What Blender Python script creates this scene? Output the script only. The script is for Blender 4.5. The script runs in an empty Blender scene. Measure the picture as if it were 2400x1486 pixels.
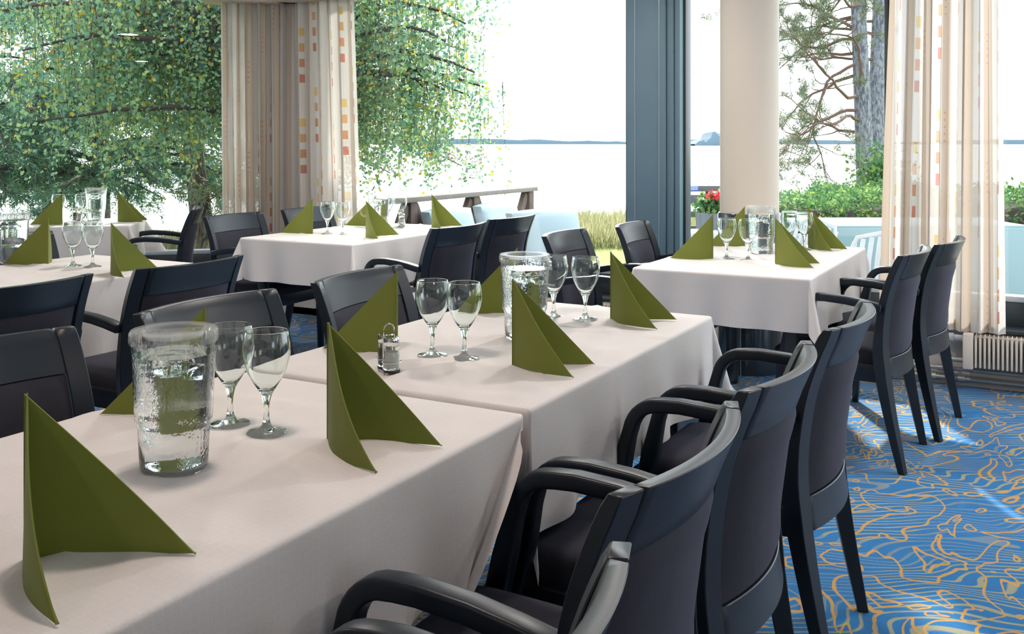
import bpy, bmesh, math, random
import numpy as np
import mathutils.noise as mnoise
from mathutils import Vector, Matrix, Quaternion

random.seed(7)
rng = np.random.default_rng(11)
scene = bpy.context.scene
C = scene.collection
PI = math.pi

# ------------------------------------------------------------------ camera
CAM_H = 1.27
YAW = math.radians(28.715)              # the camera looks this far left of +Y (the direction of the long tables)
cs, sn = math.cos(YAW), math.sin(YAW)
FPX = 2300.0                            # focal length in pixels of the 2400 px wide frame
cam_d = bpy.data.cameras.new('camera')
cam = bpy.data.objects.new('camera', cam_d)
C.objects.link(cam)
cam.location = (0, 0, CAM_H)
cam.rotation_euler = (PI / 2, 0, YAW)
cam_d.sensor_fit = 'HORIZONTAL'
cam_d.sensor_width = 36.0
cam_d.lens = 36.0 * FPX / 2400.0
cam_d.shift_y = -(743.0 - 335.0) / 2400.0
cam_d.clip_start = 0.02
cam_d.clip_end = 6000
scene.camera = cam

# ------------------------------------------------------------------ world, sun, room light, exposure
w = bpy.data.worlds.new('sky')
scene.world = w
w.use_nodes = True
wb = w.node_tree.nodes['Background']
wb.inputs['Color'].default_value = (0.90, 0.96, 1.0, 1)
wb.inputs['Strength'].default_value = 3.0

SUN_AZ, SUN_EL = math.radians(29), math.radians(34)     # azimuth left of +Y
sd = bpy.data.lights.new('sun', 'SUN')
sd.energy = 9.5
sd.angle = math.radians(2.2)
sd.color = (1.0, 0.93, 0.82)
sun = bpy.data.objects.new('sun', sd)
C.objects.link(sun)
to_sun = Vector((-math.sin(SUN_AZ) * math.cos(SUN_EL), math.cos(SUN_AZ) * math.cos(SUN_EL), math.sin(SUN_EL)))
sun.rotation_euler = to_sun.to_track_quat('Z', 'Y').to_euler()

FILL_LAMPS = [(-1.3, 1.3), (-1.3, 3.6), (-3.6, 1.5), (-3.6, 3.7), (1.6, 1.2), (1.8, 3.8), (-1.3, -1.6), (-4.2, -1.4), (2.2, -1.6), (0.5, 4.5), (-2.35, 4.5)]  # unseen fill lights added below the ceiling to brighten tables and walls
for i, (lx, ly) in enumerate(FILL_LAMPS):
    ld = bpy.data.lights.new('fill_lamp', 'AREA')
    ld.shape = 'DISK'
    ld.size = 0.2
    ld.energy = (12.0 if lx == -2.35 else 17.0) if ly > 3 else 10.0
    ld.color = (1.0, 0.91, 0.85) if ly > 3 else (1.0, 0.80, 0.69)
    lo = bpy.data.objects.new('fill_lamp', ld)
    C.objects.link(lo)
    lo.location = (lx, ly, 2.50)

vs = scene.view_settings
vs.view_transform = 'Standard'
vs.look = 'None'
vs.gamma = 1.0
vs.use_curve_mapping = False
vs.exposure = 0.27
cy = scene.cycles
cy.max_bounces = 20
cy.diffuse_bounces = 4
cy.glossy_bounces = 4
cy.transmission_bounces = 20
cy.transparent_max_bounces = 24
cy.caustics_reflective = False
cy.caustics_refractive = True
cy.blur_glossy = 1.0
cy.sample_clamp_indirect = 4.0

# ------------------------------------------------------------------ helpers: frames
def cam_pt(d, l, z=0.0):
    """a point d metres ahead of the camera and l metres to its right"""
    return Vector((-d * sn + l * cs, d * cs + l * sn, z))

# ------------------------------------------------------------------ helpers: node maths
class N:
    tree = None
    def __init__(self, s): self.s = s
    @staticmethod
    def m(op, *a, clamp=False):
        n = N.tree.nodes.new('ShaderNodeMath'); n.operation = op; n.use_clamp = clamp
        for i, x in enumerate(a):
            if isinstance(x, N): N.tree.links.new(x.s, n.inputs[i])
            else: n.inputs[i].default_value = x
        return N(n.outputs[0])
    def __add__(s, o): return N.m('ADD', s, o)
    def __radd__(s, o): return N.m('ADD', o, s)
    def __sub__(s, o): return N.m('SUBTRACT', s, o)
    def __rsub__(s, o): return N.m('SUBTRACT', o, s)
    def __mul__(s, o): return N.m('MULTIPLY', s, o)
    def __rmul__(s, o): return N.m('MULTIPLY', o, s)
    def __truediv__(s, o): return N.m('DIVIDE', s, o)
    def fract(s): return N.m('FRACT', s)
    def floor(s): return N.m('FLOOR', s)
    def abs(s): return N.m('ABSOLUTE', s)
    def lt(s, o): return N.m('LESS_THAN', s, o)
    def gt(s, o): return N.m('GREATER_THAN', s, o)
    def sin(s): return N.m('SINE', s)
    def mx(s, o): return N.m('MAXIMUM', s, o)
    def mn(s, o): return N.m('MINIMUM', s, o)

def sstep(x, a, b):
    n = N.tree.nodes.new('ShaderNodeMapRange'); n.interpolation_type = 'SMOOTHSTEP'
    N.tree.links.new(x.s, n.inputs['Value'])
    n.inputs['From Min'].default_value = a; n.inputs['From Max'].default_value = b
    return N(n.outputs['Result'])

def mixc(f, a, b):
    n = N.tree.nodes.new('ShaderNodeMix'); n.data_type = 'RGBA'
    def put(sock, v):
        if isinstance(v, N): N.tree.links.new(v.s, sock)
        elif isinstance(v, (int, float)): sock.default_value = v
        else: sock.default_value = (*v[:3], 1)
    put(n.inputs['Factor'], f); put(n.inputs['A'], a) if False else None
    put(n.inputs[6], a); put(n.inputs[7], b)
    return N(n.outputs[2])

def texco(kind='Object'):
    n = N.tree.nodes.new('ShaderNodeTexCoord')
    return N(n.outputs[kind])

def mapping(v, scale=(1, 1, 1), rot=(0, 0, 0), loc=(0, 0, 0)):
    n = N.tree.nodes.new('ShaderNodeMapping')
    N.tree.links.new(v.s, n.inputs['Vector'])
    n.inputs['Scale'].default_value = scale; n.inputs['Rotation'].default_value = rot
    n.inputs['Location'].default_value = loc
    return N(n.outputs[0])

def noise(v, scale, detail=2.0, rough=0.5, dist=0.0, out='Fac'):
    n = N.tree.nodes.new('ShaderNodeTexNoise')
    if v is not None: N.tree.links.new(v.s, n.inputs['Vector'])
    n.inputs['Scale'].default_value = scale; n.inputs['Detail'].default_value = detail
    n.inputs['Roughness'].default_value = rough; n.inputs['Distortion'].default_value = dist
    return N(n.outputs[out])

def xyz(v):
    n = N.tree.nodes.new('ShaderNodeSeparateXYZ'); N.tree.links.new(v.s, n.inputs[0])
    return N(n.outputs[0]), N(n.outputs[1]), N(n.outputs[2])

def ramp(f, stops):
    n = N.tree.nodes.new('ShaderNodeValToRGB')
    N.tree.links.new(f.s, n.inputs[0])
    e = n.color_ramp.elements
    while len(e) < len(stops): e.new(0.5)
    for el, (p, c) in zip(e, stops):
        el.position = p; el.color = (*c, 1)
    return N(n.outputs[0])

def island_random():
    n = N.tree.nodes.new('ShaderNodeNewGeometry')
    return N(n.outputs['Random Per Island'])

def bump(h, strength=0.3, dist=0.002):
    n = N.tree.nodes.new('ShaderNodeBump')
    N.tree.links.new(h.s, n.inputs['Height'])
    n.inputs['Strength'].default_value = strength; n.inputs['Distance'].default_value = dist
    return N(n.outputs[0])

def newmat(name):
    m = bpy.data.materials.new(name); m.use_nodes = True
    N.tree = m.node_tree
    return m, m.node_tree.nodes['Principled BSDF']

def setin(b, name, v):
    if isinstance(v, N): N.tree.links.new(v.s, b.inputs[name])
    elif isinstance(v, (tuple, list)): b.inputs[name].default_value = (*v[:3], 1) if len(v) == 3 else v
    else: b.inputs[name].default_value = v

def pmat(name, col, rough=0.5, metal=0.0, vary=0.0, vscale=20.0, bmp=0.0, bscale=200.0, **kw):
    m, b = newmat(name)
    c = col
    if vary:
        n = noise(texco(), vscale, 3)
        c = mixc(n, [x * (1 - vary) for x in col], [min(1, x * (1 + vary)) for x in col])
    setin(b, 'Base Color', c); setin(b, 'Roughness', rough); setin(b, 'Metallic', metal)
    if bmp: setin(b, 'Normal', bump(noise(texco(), bscale, 2), bmp))
    for k, v in kw.items(): setin(b, k.replace('_', ' '), v)
    return m

def out_node(m): return m.node_tree.nodes['Material Output']

def leafmat(name, stops, trans=0.45, rough=0.6):
    m, b = newmat(name)
    col = ramp(island_random(), stops)
    setin(b, 'Base Color', col); setin(b, 'Roughness', rough); setin(b, 'Specular IOR Level', 0.3)
    t = N.tree.nodes.new('ShaderNodeBsdfTranslucent'); N.tree.links.new(col.s, t.inputs['Color'])
    mx = N.tree.nodes.new('ShaderNodeMixShader'); mx.inputs[0].default_value = trans
    N.tree.links.new(b.outputs[0], mx.inputs[1]); N.tree.links.new(t.outputs[0], mx.inputs[2])
    N.tree.links.new(mx.outputs[0], out_node(m).inputs[0])
    return m

# ------------------------------------------------------------------ materials
M = {}
M['lacquer'] = pmat('black_blue_lacquer', (0.014, 0.021, 0.031), 0.34, vary=0.15, vscale=9, bmp=0.04, bscale=300, Specular_IOR_Level=0.33)
m, b = newmat('dark_velvet')
n1 = noise(mapping(texco(), (7, 7, 2.2)), 3, 4, 0.6)
setin(b, 'Base Color', mixc(n1, (0.005, 0.005, 0.009), (0.018, 0.018, 0.032)))
setin(b, 'Roughness', 0.85); setin(b, 'Sheen Weight', 0.11); setin(b, 'Sheen Roughness', 0.45); setin(b, 'Sheen Tint', (0.5, 0.52, 0.9))
setin(b, 'Normal', bump(noise(texco(), 120, 3), 0.15)); M['velvet'] = m

m, b = newmat('white_linen')
ox, oy, oz = xyz(texco())
uvn = N.tree.nodes.new('ShaderNodeUVMap'); U = N(uvn.outputs[0]); ux, uy, _ = xyz(U)
gx = ((ux * 72).fract() - 0.5).abs().lt(0.07); gy = ((uy * 72).fract() - 0.5).abs().lt(0.07)
grid = gx.mx(gy)
slub = noise(mapping(U, (90, 1100, 1)), 1.0, 2); slub2 = noise(mapping(U, (1100, 90, 1)), 1.0, 2)
tone = mixc((slub + slub2) * 0.5, (0.70, 0.665, 0.645), (0.80, 0.775, 0.76))
setin(b, 'Base Color', mixc(grid * 0.18, tone, (0.86, 0.84, 0.83)))
setin(b, 'Roughness', 0.75); setin(b, 'Sheen Weight', 0.1)
setin(b, 'Normal', bump(slub + slub2 + noise(U, 6, 3) * 6.0, 0.25, 0.002)); M['linen'] = m

M['napkin'] = pmat('olive_green_napkin', (0.19, 0.225, 0.036), 0.85, vary=0.06, vscale=300, bmp=0.12, bscale=900, Sheen_Weight=0.1)
m = M['napkin']; N.tree = m.node_tree; b = m.node_tree.nodes['Principled BSDF']
t = N.tree.nodes.new('ShaderNodeBsdfTranslucent'); t.inputs[0].default_value = (0.30, 0.38, 0.05, 1)
mx = N.tree.nodes.new('ShaderNodeMixShader'); mx.inputs[0].default_value = 0.16
N.tree.links.new(b.outputs[0], mx.inputs[1]); N.tree.links.new(t.outputs[0], mx.inputs[2]); N.tree.links.new(mx.outputs[0], out_node(m).inputs[0])

def glassmat(name, col=(1, 1, 1), ior=1.45, rough=0.0, bmp=None):
    m = bpy.data.materials.new(name); m.use_nodes = True; N.tree = m.node_tree
    m.node_tree.nodes.remove(m.node_tree.nodes['Principled BSDF'])
    g = N.tree.nodes.new('ShaderNodeBsdfGlass'); g.inputs['Color'].default_value = (*col, 1)
    g.inputs['IOR'].default_value = ior; g.inputs['Roughness'].default_value = rough
    if bmp: N.tree.links.new(bmp().s, g.inputs['Normal'])
    N.tree.links.new(g.outputs[0], out_node(m).inputs[0])
    return m
M['glass'] = glassmat('clear_wine_glass', (0.98, 1.0, 0.99), 1.5)
def drops():
    v = texco()
    n = N.tree.nodes.new('ShaderNodeTexVoronoi'); n.inputs['Scale'].default_value = 230
    N.tree.links.new(mapping(v, (1, 1, 0.7)).s, n.inputs['Vector'])
    d = N(n.outputs['Distance'])
    _, _, z = xyz(v)
    zone = sstep(noise(mapping(v, (1, 1, 0.45)), 26, 2), 0.40, 0.62)
    drip = sstep(noise(mapping(v, (60, 60, 4)), 1.0, 2), 0.52, 0.66)
    return bump((1.0 - d) * zone * 0.8 + drip * 0.5, 0.45, 0.0012)
M['jug'] = glassmat('clear_jug_plastic', (0.985, 0.99, 0.99), 1.36, 0.0, drops)
m = bpy.data.materials.new('clear_lid_plastic'); m.use_nodes = True; N.tree = m.node_tree
b = m.node_tree.nodes['Principled BSDF']; setin(b, 'Base Color', (0.85, 0.86, 0.86)); setin(b, 'Roughness', 0.12)
tr = N.tree.nodes.new('ShaderNodeBsdfTransparent'); tr.inputs[0].default_value = (0.97, 0.98, 0.98, 1)
lw = N.tree.nodes.new('ShaderNodeLayerWeight'); lw.inputs[0].default_value = 0.35
mx = N.tree.nodes.new('ShaderNodeMixShader')
f_ = N(lw.outputs['Facing']) * 0.26 + 0.05
N.tree.links.new(f_.s, mx.inputs[0]); N.tree.links.new(tr.outputs[0], mx.inputs[1]); N.tree.links.new(b.outputs[0], mx.inputs[2])
N.tree.links.new(mx.outputs[0], out_node(m).inputs[0]); M['lid'] = m
M['water'] = glassmat('water', (0.97, 0.99, 0.99), 1.33)
M['ice'] = glassmat('ice', (0.99, 1.0, 1.0), 1.06, 0.1)
# window glass: a thin pane - see-through, with Fresnel reflection
m = bpy.data.materials.new('window_pane'); m.use_nodes = True; N.tree = m.node_tree
m.node_tree.nodes.remove(m.node_tree.nodes['Principled BSDF'])
tr = N.tree.nodes.new('ShaderNodeBsdfTransparent'); tr.inputs[0].default_value = (0.96, 0.985, 0.98, 1)
gl = N.tree.nodes.new('ShaderNodeBsdfGlossy'); gl.inputs['Roughness'].default_value = 0.0
fr = N.tree.nodes.new('ShaderNodeFresnel'); fr.inputs[0].default_value = 1.5
mx = N.tree.nodes.new('ShaderNodeMixShader')
N.tree.links.new(fr.outputs[0], mx.inputs[0]); N.tree.links.new(tr.outputs[0], mx.inputs[1]); N.tree.links.new(gl.outputs[0], mx.inputs[2])
N.tree.links.new(mx.outputs[0], out_node(m).inputs[0]); M['pane'] = m

M['chrome'] = pmat('chrome', (0.8, 0.8, 0.8), 0.12, 1.0)
M['steel'] = pmat('dark_steel', (0.05, 0.055, 0.06), 0.4, 0.6)
M['salt'] = pmat('salt', (0.85, 0.83, 0.80), 0.9, bmp=0.4, bscale=900)
M['pepper'] = pmat('pepper', (0.16, 0.12, 0.09), 0.9, vary=0.8, vscale=900, bmp=0.4, bscale=900)
M['black_plastic'] = pmat('black_plastic', (0.015, 0.015, 0.016), 0.4)
M['blue_post'] = pmat('slate_blue_steel', (0.115, 0.20, 0.26), 0.55, vary=0.12, vscale=3)
M['frame_dark'] = pmat('dark_window_frame', (0.028, 0.040, 0.052), 0.4)
M['alu'] = pmat('pale_aluminium', (0.45, 0.52, 0.58), 0.35, 0.3)
M['wall'] = pmat('cream_wall', (0.82, 0.77, 0.72), 0.8, vary=0.04, vscale=4, bmp=0.08, bscale=150)
M['column'] = pmat('cream_column', (0.66, 0.60, 0.53), 0.6, vary=0.04, vscale=2)
M['column_base'] = pmat('dark_column_cladding', (0.03, 0.045, 0.062), 0.22, vary=0.3, vscale=4, Coat_Weight=0.5)
M['ceiling'] = pmat('white_ceiling', (0.8, 0.78, 0.75), 0.9, bmp=0.1, bscale=100)
M['pelmet'] = pmat('beige_pelmet', (0.55, 0.46, 0.38), 0.7)
M['radiator'] = pmat('cream_radiator', (0.72, 0.66, 0.58), 0.45)
M['pipe'] = pmat('grey_pipe', (0.42, 0.44, 0.44), 0.4, 0.5)
M['skirting'] = pmat('greige_skirting', (0.58, 0.54, 0.50), 0.7, vary=0.1, vscale=8)

# carpet
m, b = newmat('blue_patterned_carpet')
v = texco(); 
warp = noise(mapping(v, (1, 1, 1), loc=(3, 1, 0)), 2.2, 1.0, 0.4, out='Color')
mixv = N.tree.nodes.new('ShaderNodeVectorMath'); mixv.operation = 'MULTIPLY_ADD'
N.tree.links.new(warp.s, mixv.inputs[0]); mixv.inputs[1].default_value = (0.35, 0.35, 0); N.tree.links.new(v.s, mixv.inputs[2])
vw = N(mixv.outputs[0])
cxx, cyy, _ = xyz(v)
flow = noise(mapping(v, (0.8, 1.6, 1), rot=(0, 0, -YAW)), 2.0, 1.0, 0.4, 0.5)
phase = (cxx * -sn + cyy * cs) * 30.0 + flow * 13.0
fine = 1.0 - sstep((phase.fract() - 0.5).abs(), 0.10, 0.17)
def nb(off):
    return noise(mapping(vw, (1.5, 1.0, 1), rot=(0, 0, -0.35), loc=(7 + off[0], 2 + off[1], 0)), 4.6, 1.0, 0.45, 0.9)
EPS = 0.006
n0, n1, n2 = nb((0, 0)), nb((EPS, 0)), nb((0, EPS))
grad = N.m('SQRT', (n1 - n0) * (n1 - n0) + (n2 - n0) * (n2 - n0)) / EPS
dist = ((n0 * 4.6).fract() - 0.5).abs() / (grad * 4.6 + 0.3)
bold = (1.0 - sstep(dist, 0.0042, 0.0075)) * sstep(noise(mapping(v, (1, 1, 1), loc=(2, 9, 0)), 2.6, 1), 0.30, 0.34)
patch = sstep(noise(v, 2.3, 1), 0.42, 0.52)
grain = noise(v, 420, 2)
blue = mixc(grain, (0.005, 0.105, 0.32), (0.013, 0.23, 0.56))
c1 = mixc(fine * (patch * 0.45 + 0.35), blue, (0.42, 0.38, 0.17))
c2 = mixc(bold * 0.95, c1, (0.62, 0.33, 0.07))
setin(b, 'Base Color', c2); setin(b, 'Roughness', 0.95); setin(b, 'Specular IOR Level', 0.1)
setin(b, 'Sheen Weight', 0.15)
setin(b, 'Normal', bump(grain, 0.8, 0.004)); M['carpet'] = m

# curtain cloth: linen and sheer stripes with columns of ochre to red squares (UV in metres along cloth / height)
m, b = newmat('striped_linen_curtain')
uvn = N.tree.nodes.new('ShaderNodeUVMap'); U = N(uvn.outputs[0]); u, h, _ = xyz(U)
P_ = 0.235
cell = (u / P_).floor(); fu = (u / P_).fract()
band = sstep((fu - 0.26).abs(), 0.20, 0.235)              # 0 in the beige linen band, 1 in the white one
odd = (cell * 0.5).fract().gt(0.25)
hh = (h + odd * 0.30 + cell * 0.13) / 0.655
fh = hh.fract()
q = fh * 5.85
inseq = q.lt(4.0)
sq = q.fract().lt(0.54) * inseq
col_in = (fu - 0.76).abs().lt(0.058)
qi = q.floor() / 3.0
sqc = ramp(qi, [(0.0, (0.50, 0.13, 0.075)), (0.34, (0.56, 0.22, 0.08)), (0.67, (0.62, 0.32, 0.10)), (1.0, (0.68, 0.47, 0.13))])
line = (fu - 0.76).abs().lt(0.006)
smalls = (fu - 0.14).abs().lt(0.02) * (fh * 18).fract().lt(0.3) * fh.lt(0.25)
long_ = (fu - 0.50).abs().lt(0.012) * ((h + cell * 0.37) / 0.8).fract().lt(0.42)
weave = noise(mapping(U, (60, 900, 1)), 1.0, 2)
beige = mixc(weave, (0.44, 0.36, 0.29), (0.58, 0.49, 0.42))
white = mixc(weave, (0.64, 0.62, 0.59), (0.72, 0.70, 0.68))
base = mixc(band, beige, white)
base = mixc(line * 0.25, base, (0.4, 0.35, 0.3))
base = mixc(long_ * cell.m('MODULO', cell, 3.0).abs().lt(0.5) * 0.7, base, (0.66, 0.30, 0.12))
base = mixc((smalls * 0.6), base, (0.5, 0.16, 0.1))
base = mixc(col_in * sq * 0.85, base, sqc)
setin(b, 'Base Color', base); setin(b, 'Roughness', 0.9); setin(b, 'Normal', bump(weave, 0.2, 0.001))
t = N.tree.nodes.new('ShaderNodeBsdfTranslucent'); N.tree.links.new(base.s, t.inputs['Color'])
tp = N.tree.nodes.new('ShaderNodeBsdfTransparent')
mx1 = N.tree.nodes.new('ShaderNodeMixShader'); mx2 = N.tree.nodes.new('ShaderNodeMixShader')
hem = h.lt(0.42)
mx1.inputs[0].default_value = 0.27
N.tree.links.new(((0.015 + band * 0.06) * (1.0 - hem * 0.8)).s, mx2.inputs[0])
N.tree.links.new(b.outputs[0], mx1.inputs[1]); N.tree.links.new(t.outputs[0], mx1.inputs[2])
N.tree.links.new(mx1.outputs[0], mx2.inputs[1]); N.tree.links.new(tp.outputs[0], mx2.inputs[2])
N.tree.links.new(mx2.outputs[0], out_node(m).inputs[0]); M['curtain'] = m

# outdoors
M['birch_leaf'] = leafmat('birch_leaves', [(0.0, (0.13, 0.27, 0.22)), (0.3, (0.18, 0.34, 0.24)), (0.62, (0.26, 0.42, 0.22)), (0.88, (0.40, 0.52, 0.22)), (0.97, (0.50, 0.42, 0.05)), (1.0, (0.55, 0.33, 0.06))], 0.6, 0.45)
M['needle'] = leafmat('spruce_needles', [(0.0, (0.08, 0.19, 0.15)), (0.6, (0.13, 0.27, 0.18)), (1.0, (0.22, 0.33, 0.16))], 0.4)
M['pine_needle'] = leafmat('pine_needles', [(0.0, (0.07, 0.12, 0.09)), (0.7, (0.14, 0.19, 0.11)), (1.0, (0.32, 0.24, 0.12))], 0.35)
M['hedge_leaf'] = leafmat('hedge_leaves', [(0.0, (0.04, 0.13, 0.06)), (0.55, (0.09, 0.21, 0.07)), (0.9, (0.20, 0.32, 0.09)), (1.0, (0.32, 0.42, 0.12))], 0.4)
M['grass'] = leafmat('tall_grass', [(0.0, (0.16, 0.18, 0.07)), (0.6, (0.33, 0.33, 0.17)), (1.0, (0.50, 0.46, 0.32))], 0.4)
m, b = newmat('lawn')
gn = noise(texco(), 9, 4); gn2 = noise(texco(), 160, 2)
setin(b, 'Base Color', mixc(gn, mixc(gn2, (0.07, 0.13, 0.02), (0.20, 0.27, 0.06)), (0.27, 0.30, 0.09))); setin(b, 'Roughness', 0.95)
setin(b, 'Normal', bump(gn2, 0.6, 0.02)); M['lawn'] = m
m, b = newmat('tree_bark')
bv = texco(); bx, by, bz = xyz(bv)
bn = noise(mapping(bv, (9, 9, 2.2)), 2.4, 4, 0.6, 0.6)
setin(b, 'Base Color', mixc(sstep(bn, 0.38, 0.62), (0.035, 0.026, 0.024), (0.20, 0.165, 0.15))); setin(b, 'Roughness', 0.95)
setin(b, 'Normal', bump(bn, 1.0, 0.03)); M['bark'] = m
m, b = newmat('grey_pine_bark')
bn = noise(mapping(texco(), (12, 12, 4)), 2.2, 4, 0.65, 0.5)
setin(b, 'Base Color', mixc(sstep(bn, 0.36, 0.64), (0.075, 0.085, 0.115), (0.27, 0.29, 0.34))); setin(b, 'Roughness', 0.95)
setin(b, 'Normal', bump(bn, 1.0, 0.03)); M['bark_grey'] = m
M['twig'] = pmat('dark_twig', (0.045, 0.035, 0.032), 0.9)
M['red_twig'] = pmat('reddish_pine_twig', (0.13, 0.080, 0.062), 0.9)
M['rail_wood'] = pmat('weathered_brown_wood', (0.12, 0.085, 0.075), 0.8, vary=0.35, vscale=12)
M['rail_top'] = pmat('sun_bleached_wood', (0.22, 0.19, 0.17), 0.7, vary=0.15, vscale=12)
M['board'] = pmat('grey_stained_boards', (0.11, 0.11, 0.12), 0.8, vary=0.25, vscale=10)
M['deck'] = pmat('pale_deck_boards', (0.25, 0.26, 0.27), 0.8, vary=0.15, vscale=5)
M['cushion'] = pmat('pale_blue_cushion', (0.38, 0.49, 0.56), 0.9, bmp=0.2, bscale=60)
M['cushion_green'] = pmat('pale_green_cushion', (0.15, 0.33, 0.21), 0.9)
M['blue_cloth'] = pmat('pale_blue_tabletop', (0.22, 0.34, 0.38), 0.55)
M['white_plastic'] = pmat('white_plastic', (0.52, 0.56, 0.60), 0.4)
M['planter'] = pmat('grey_planter', (0.13, 0.15, 0.18), 0.7)
M['petal'] = leafmat('red_petals', [(0.0, (0.55, 0.03, 0.05)), (0.7, (0.70, 0.06, 0.10)), (1.0, (0.75, 0.20, 0.10))], 0.3)
M['sign'] = pmat('blue_sign', (0.05, 0.13, 0.55), 0.5)
M['white_paint'] = pmat('white_paint', (0.8, 0.8, 0.8), 0.6)
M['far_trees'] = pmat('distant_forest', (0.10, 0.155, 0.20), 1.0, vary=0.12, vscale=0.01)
m, b = newmat('lake_water')
setin(b, 'Base Color', (0.62, 0.68, 0.70)); setin(b, 'Roughness', 0.35)
setin(b, 'Normal', bump(noise(mapping(texco(), (1, 1, 1)), 0.6, 3), 0.25, 0.4)); M['lake'] = m

# ------------------------------------------------------------------ helpers: objects
def tag(o, label=None, cat=None, group=None, kind=None):
    if label: o['label'] = label
    if cat: o['category'] = cat
    if group: o['group'] = group
    if kind: o['kind'] = kind
    return o

def thing(name, label, cat, loc=(0, 0, 0), rotz=0.0, group=None, kind=None):
    o = bpy.data.objects.new(name, None); C.objects.link(o)
    o.empty_display_size = 0.1
    o.location = loc; o.rotation_euler = (0, 0, rotz)
    return tag(o, label, cat, group, kind)

def obj(name, bm, mat, parent=None, smooth=40, bevel=0.0, segs=2, loc=None, rotz=None):
    if bevel:
        bmesh.ops.remove_doubles(bm, verts=bm.verts, dist=1e-5)
        bm.normal_update()
        es = [e for e in bm.edges if len(e.link_faces) == 2 and e.calc_face_angle(0) > math.radians(38)]
        bmesh.ops.bevel(bm, geom=es, offset=bevel, segments=segs, affect='EDGES', profile=0.5, clamp_overlap=True)
    me = bpy.data.meshes.new(name)
    bm.normal_update()
    bm.to_mesh(me); bm.free()
    if smooth:
        me.polygons.foreach_set('use_smooth', [True] * len(me.polygons))
        if smooth < 180: me.set_sharp_from_angle(angle=math.radians(smooth))
    for mt in (mat if isinstance(mat, list) else [mat]): me.materials.append(mt)
    o = bpy.data.objects.new(name, me); C.objects.link(o)
    if parent: o.parent = parent
    if loc is not None: o.location = loc
    if rotz is not None: o.rotation_euler = (0, 0, rotz)
    return o

def npobj(name, V, F, mat, parent=None, smooth=False):
    """many small faces at once; F is (n,3) or (n,4)"""
    me = bpy.data.meshes.new(name)
    V = np.asarray(V, np.float32); F = np.asarray(F, np.int32)
    me.vertices.add(len(V)); me.vertices.foreach_set('co', V.ravel())
    k = F.shape[1]
    me.loops.add(F.size); me.loops.foreach_set('vertex_index', F.ravel())
    me.polygons.add(len(F)); me.polygons.foreach_set('loop_start', np.arange(0, F.size, k, dtype=np.int32))
    me.update(calc_edges=True); me.validate()
    if smooth: me.polygons.foreach_set('use_smooth', [True] * len(me.polygons))
    me.materials.append(mat)
    o = bpy.data.objects.new(name, me); C.objects.link(o)
    if parent: o.parent = parent
    return o

def inst(src, name=None, parent=None, loc=None, rotz=None):
    o = src.copy(); C.objects.link(o)
    if parent is not None: o.parent = parent
    if loc is not None: o.location = loc
    if rotz is not None: o.rotation_euler = (0, 0, rotz)
    return o

def kids(o): return [c for c in KIDS.get(o.name, [])]
KIDS = {}
def index_kids():
    KIDS.clear()
    for o in C.objects:
        if o.parent: KIDS.setdefault(o.parent.name, []).append(o)

def dup(root, loc, rotz, label=None, group=None):
    index_kids()
    r = root.copy(); C.objects.link(r); r.location = loc; r.rotation_euler = (0, 0, rotz)
    if label: r['label'] = label
    if group: r['group'] = group
    for ch in kids(root):
        c = ch.copy(); C.objects.link(c); c.parent = r
        for g in kids(ch):
            d = g.copy(); C.objects.link(d); d.parent = c
    return r

def B(): return bmesh.new()

def add_box(bm, x0, x1, y0, y1, z0, z1, M_=None):
    vs = [bm.verts.new(p) for p in ((x0, y0, z0), (x1, y0, z0), (x1, y1, z0), (x0, y1, z0), (x0, y0, z1), (x1, y0, z1), (x1, y1, z1), (x0, y1, z1))]
    if M_ is not None:
        for v in vs: v.co = M_ @ v.co
    for f in ((0, 3, 2, 1), (4, 5, 6, 7), (0, 1, 5, 4), (1, 2, 6, 5), (2, 3, 7, 6), (3, 0, 4, 7)):
        bm.faces.new([vs[i] for i in f])
    return bm

def box(x0, x1, y0, y1, z0, z1): return add_box(B(), x0, x1, y0, y1, z0, z1)

def add_tube(bm, pts, r, n=8, cap=True):
    pts = [Vector(p) for p in pts]
    rs = r if isinstance(r, (list, tuple)) else [r] * len(pts)
    prev = None; rings = []
    for i, p in enumerate(pts):
        a = pts[max(i - 1, 0)]; c = pts[min(i + 1, len(pts) - 1)]
        t = (c - a).normalized()
        if prev is None:
            q = Vector((0, 0, 1)) if abs(t.z) < 0.9 else Vector((1, 0, 0))
            s_ = t.cross(q).normalized()
        else:
            s_ = (prev - t * prev.dot(t)).normalized()
        prev = s_; u_ = t.cross(s_)
        rings.append([bm.verts.new(p + (s_ * math.cos(2 * PI * k / n) + u_ * math.sin(2 * PI * k / n)) * rs[i]) for k in range(n)])
    for a, c in zip(rings, rings[1:]):
        for k in range(n): bm.faces.new((a[k], a[(k + 1) % n], c[(k + 1) % n], c[k]))
    if cap:
        bm.faces.new(list(reversed(rings[0]))); bm.faces.new(rings[-1])
    return bm

def add_lathe(bm, prof, n=32, closed=False):
    """prof: (r, z) from bottom to top on the outside (and back down inside when closed)"""
    rings = []
    for r, z in prof:
        if r < 1e-6: rings.append([bm.verts.new((0, 0, z))])
        else: rings.append([bm.verts.new((r * math.cos(2 * PI * k / n), r * math.sin(2 * PI * k / n), z)) for k in range(n)])
    pr = list(zip(rings, rings[1:]))
    if closed: pr.append((rings[-1], rings[0]))
    for a, c in pr:
        for k in range(n):
            k2 = (k + 1) % n
            if len(a) == 1 and len(c) == 1: continue
            if len(a) == 1: bm.faces.new((a[0], c[k2], c[k]))
            elif len(c) == 1: bm.faces.new((a[k], a[k2], c[0]))
            else: bm.faces.new((a[k], a[k2], c[k2], c[k]))
    return bm

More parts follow.
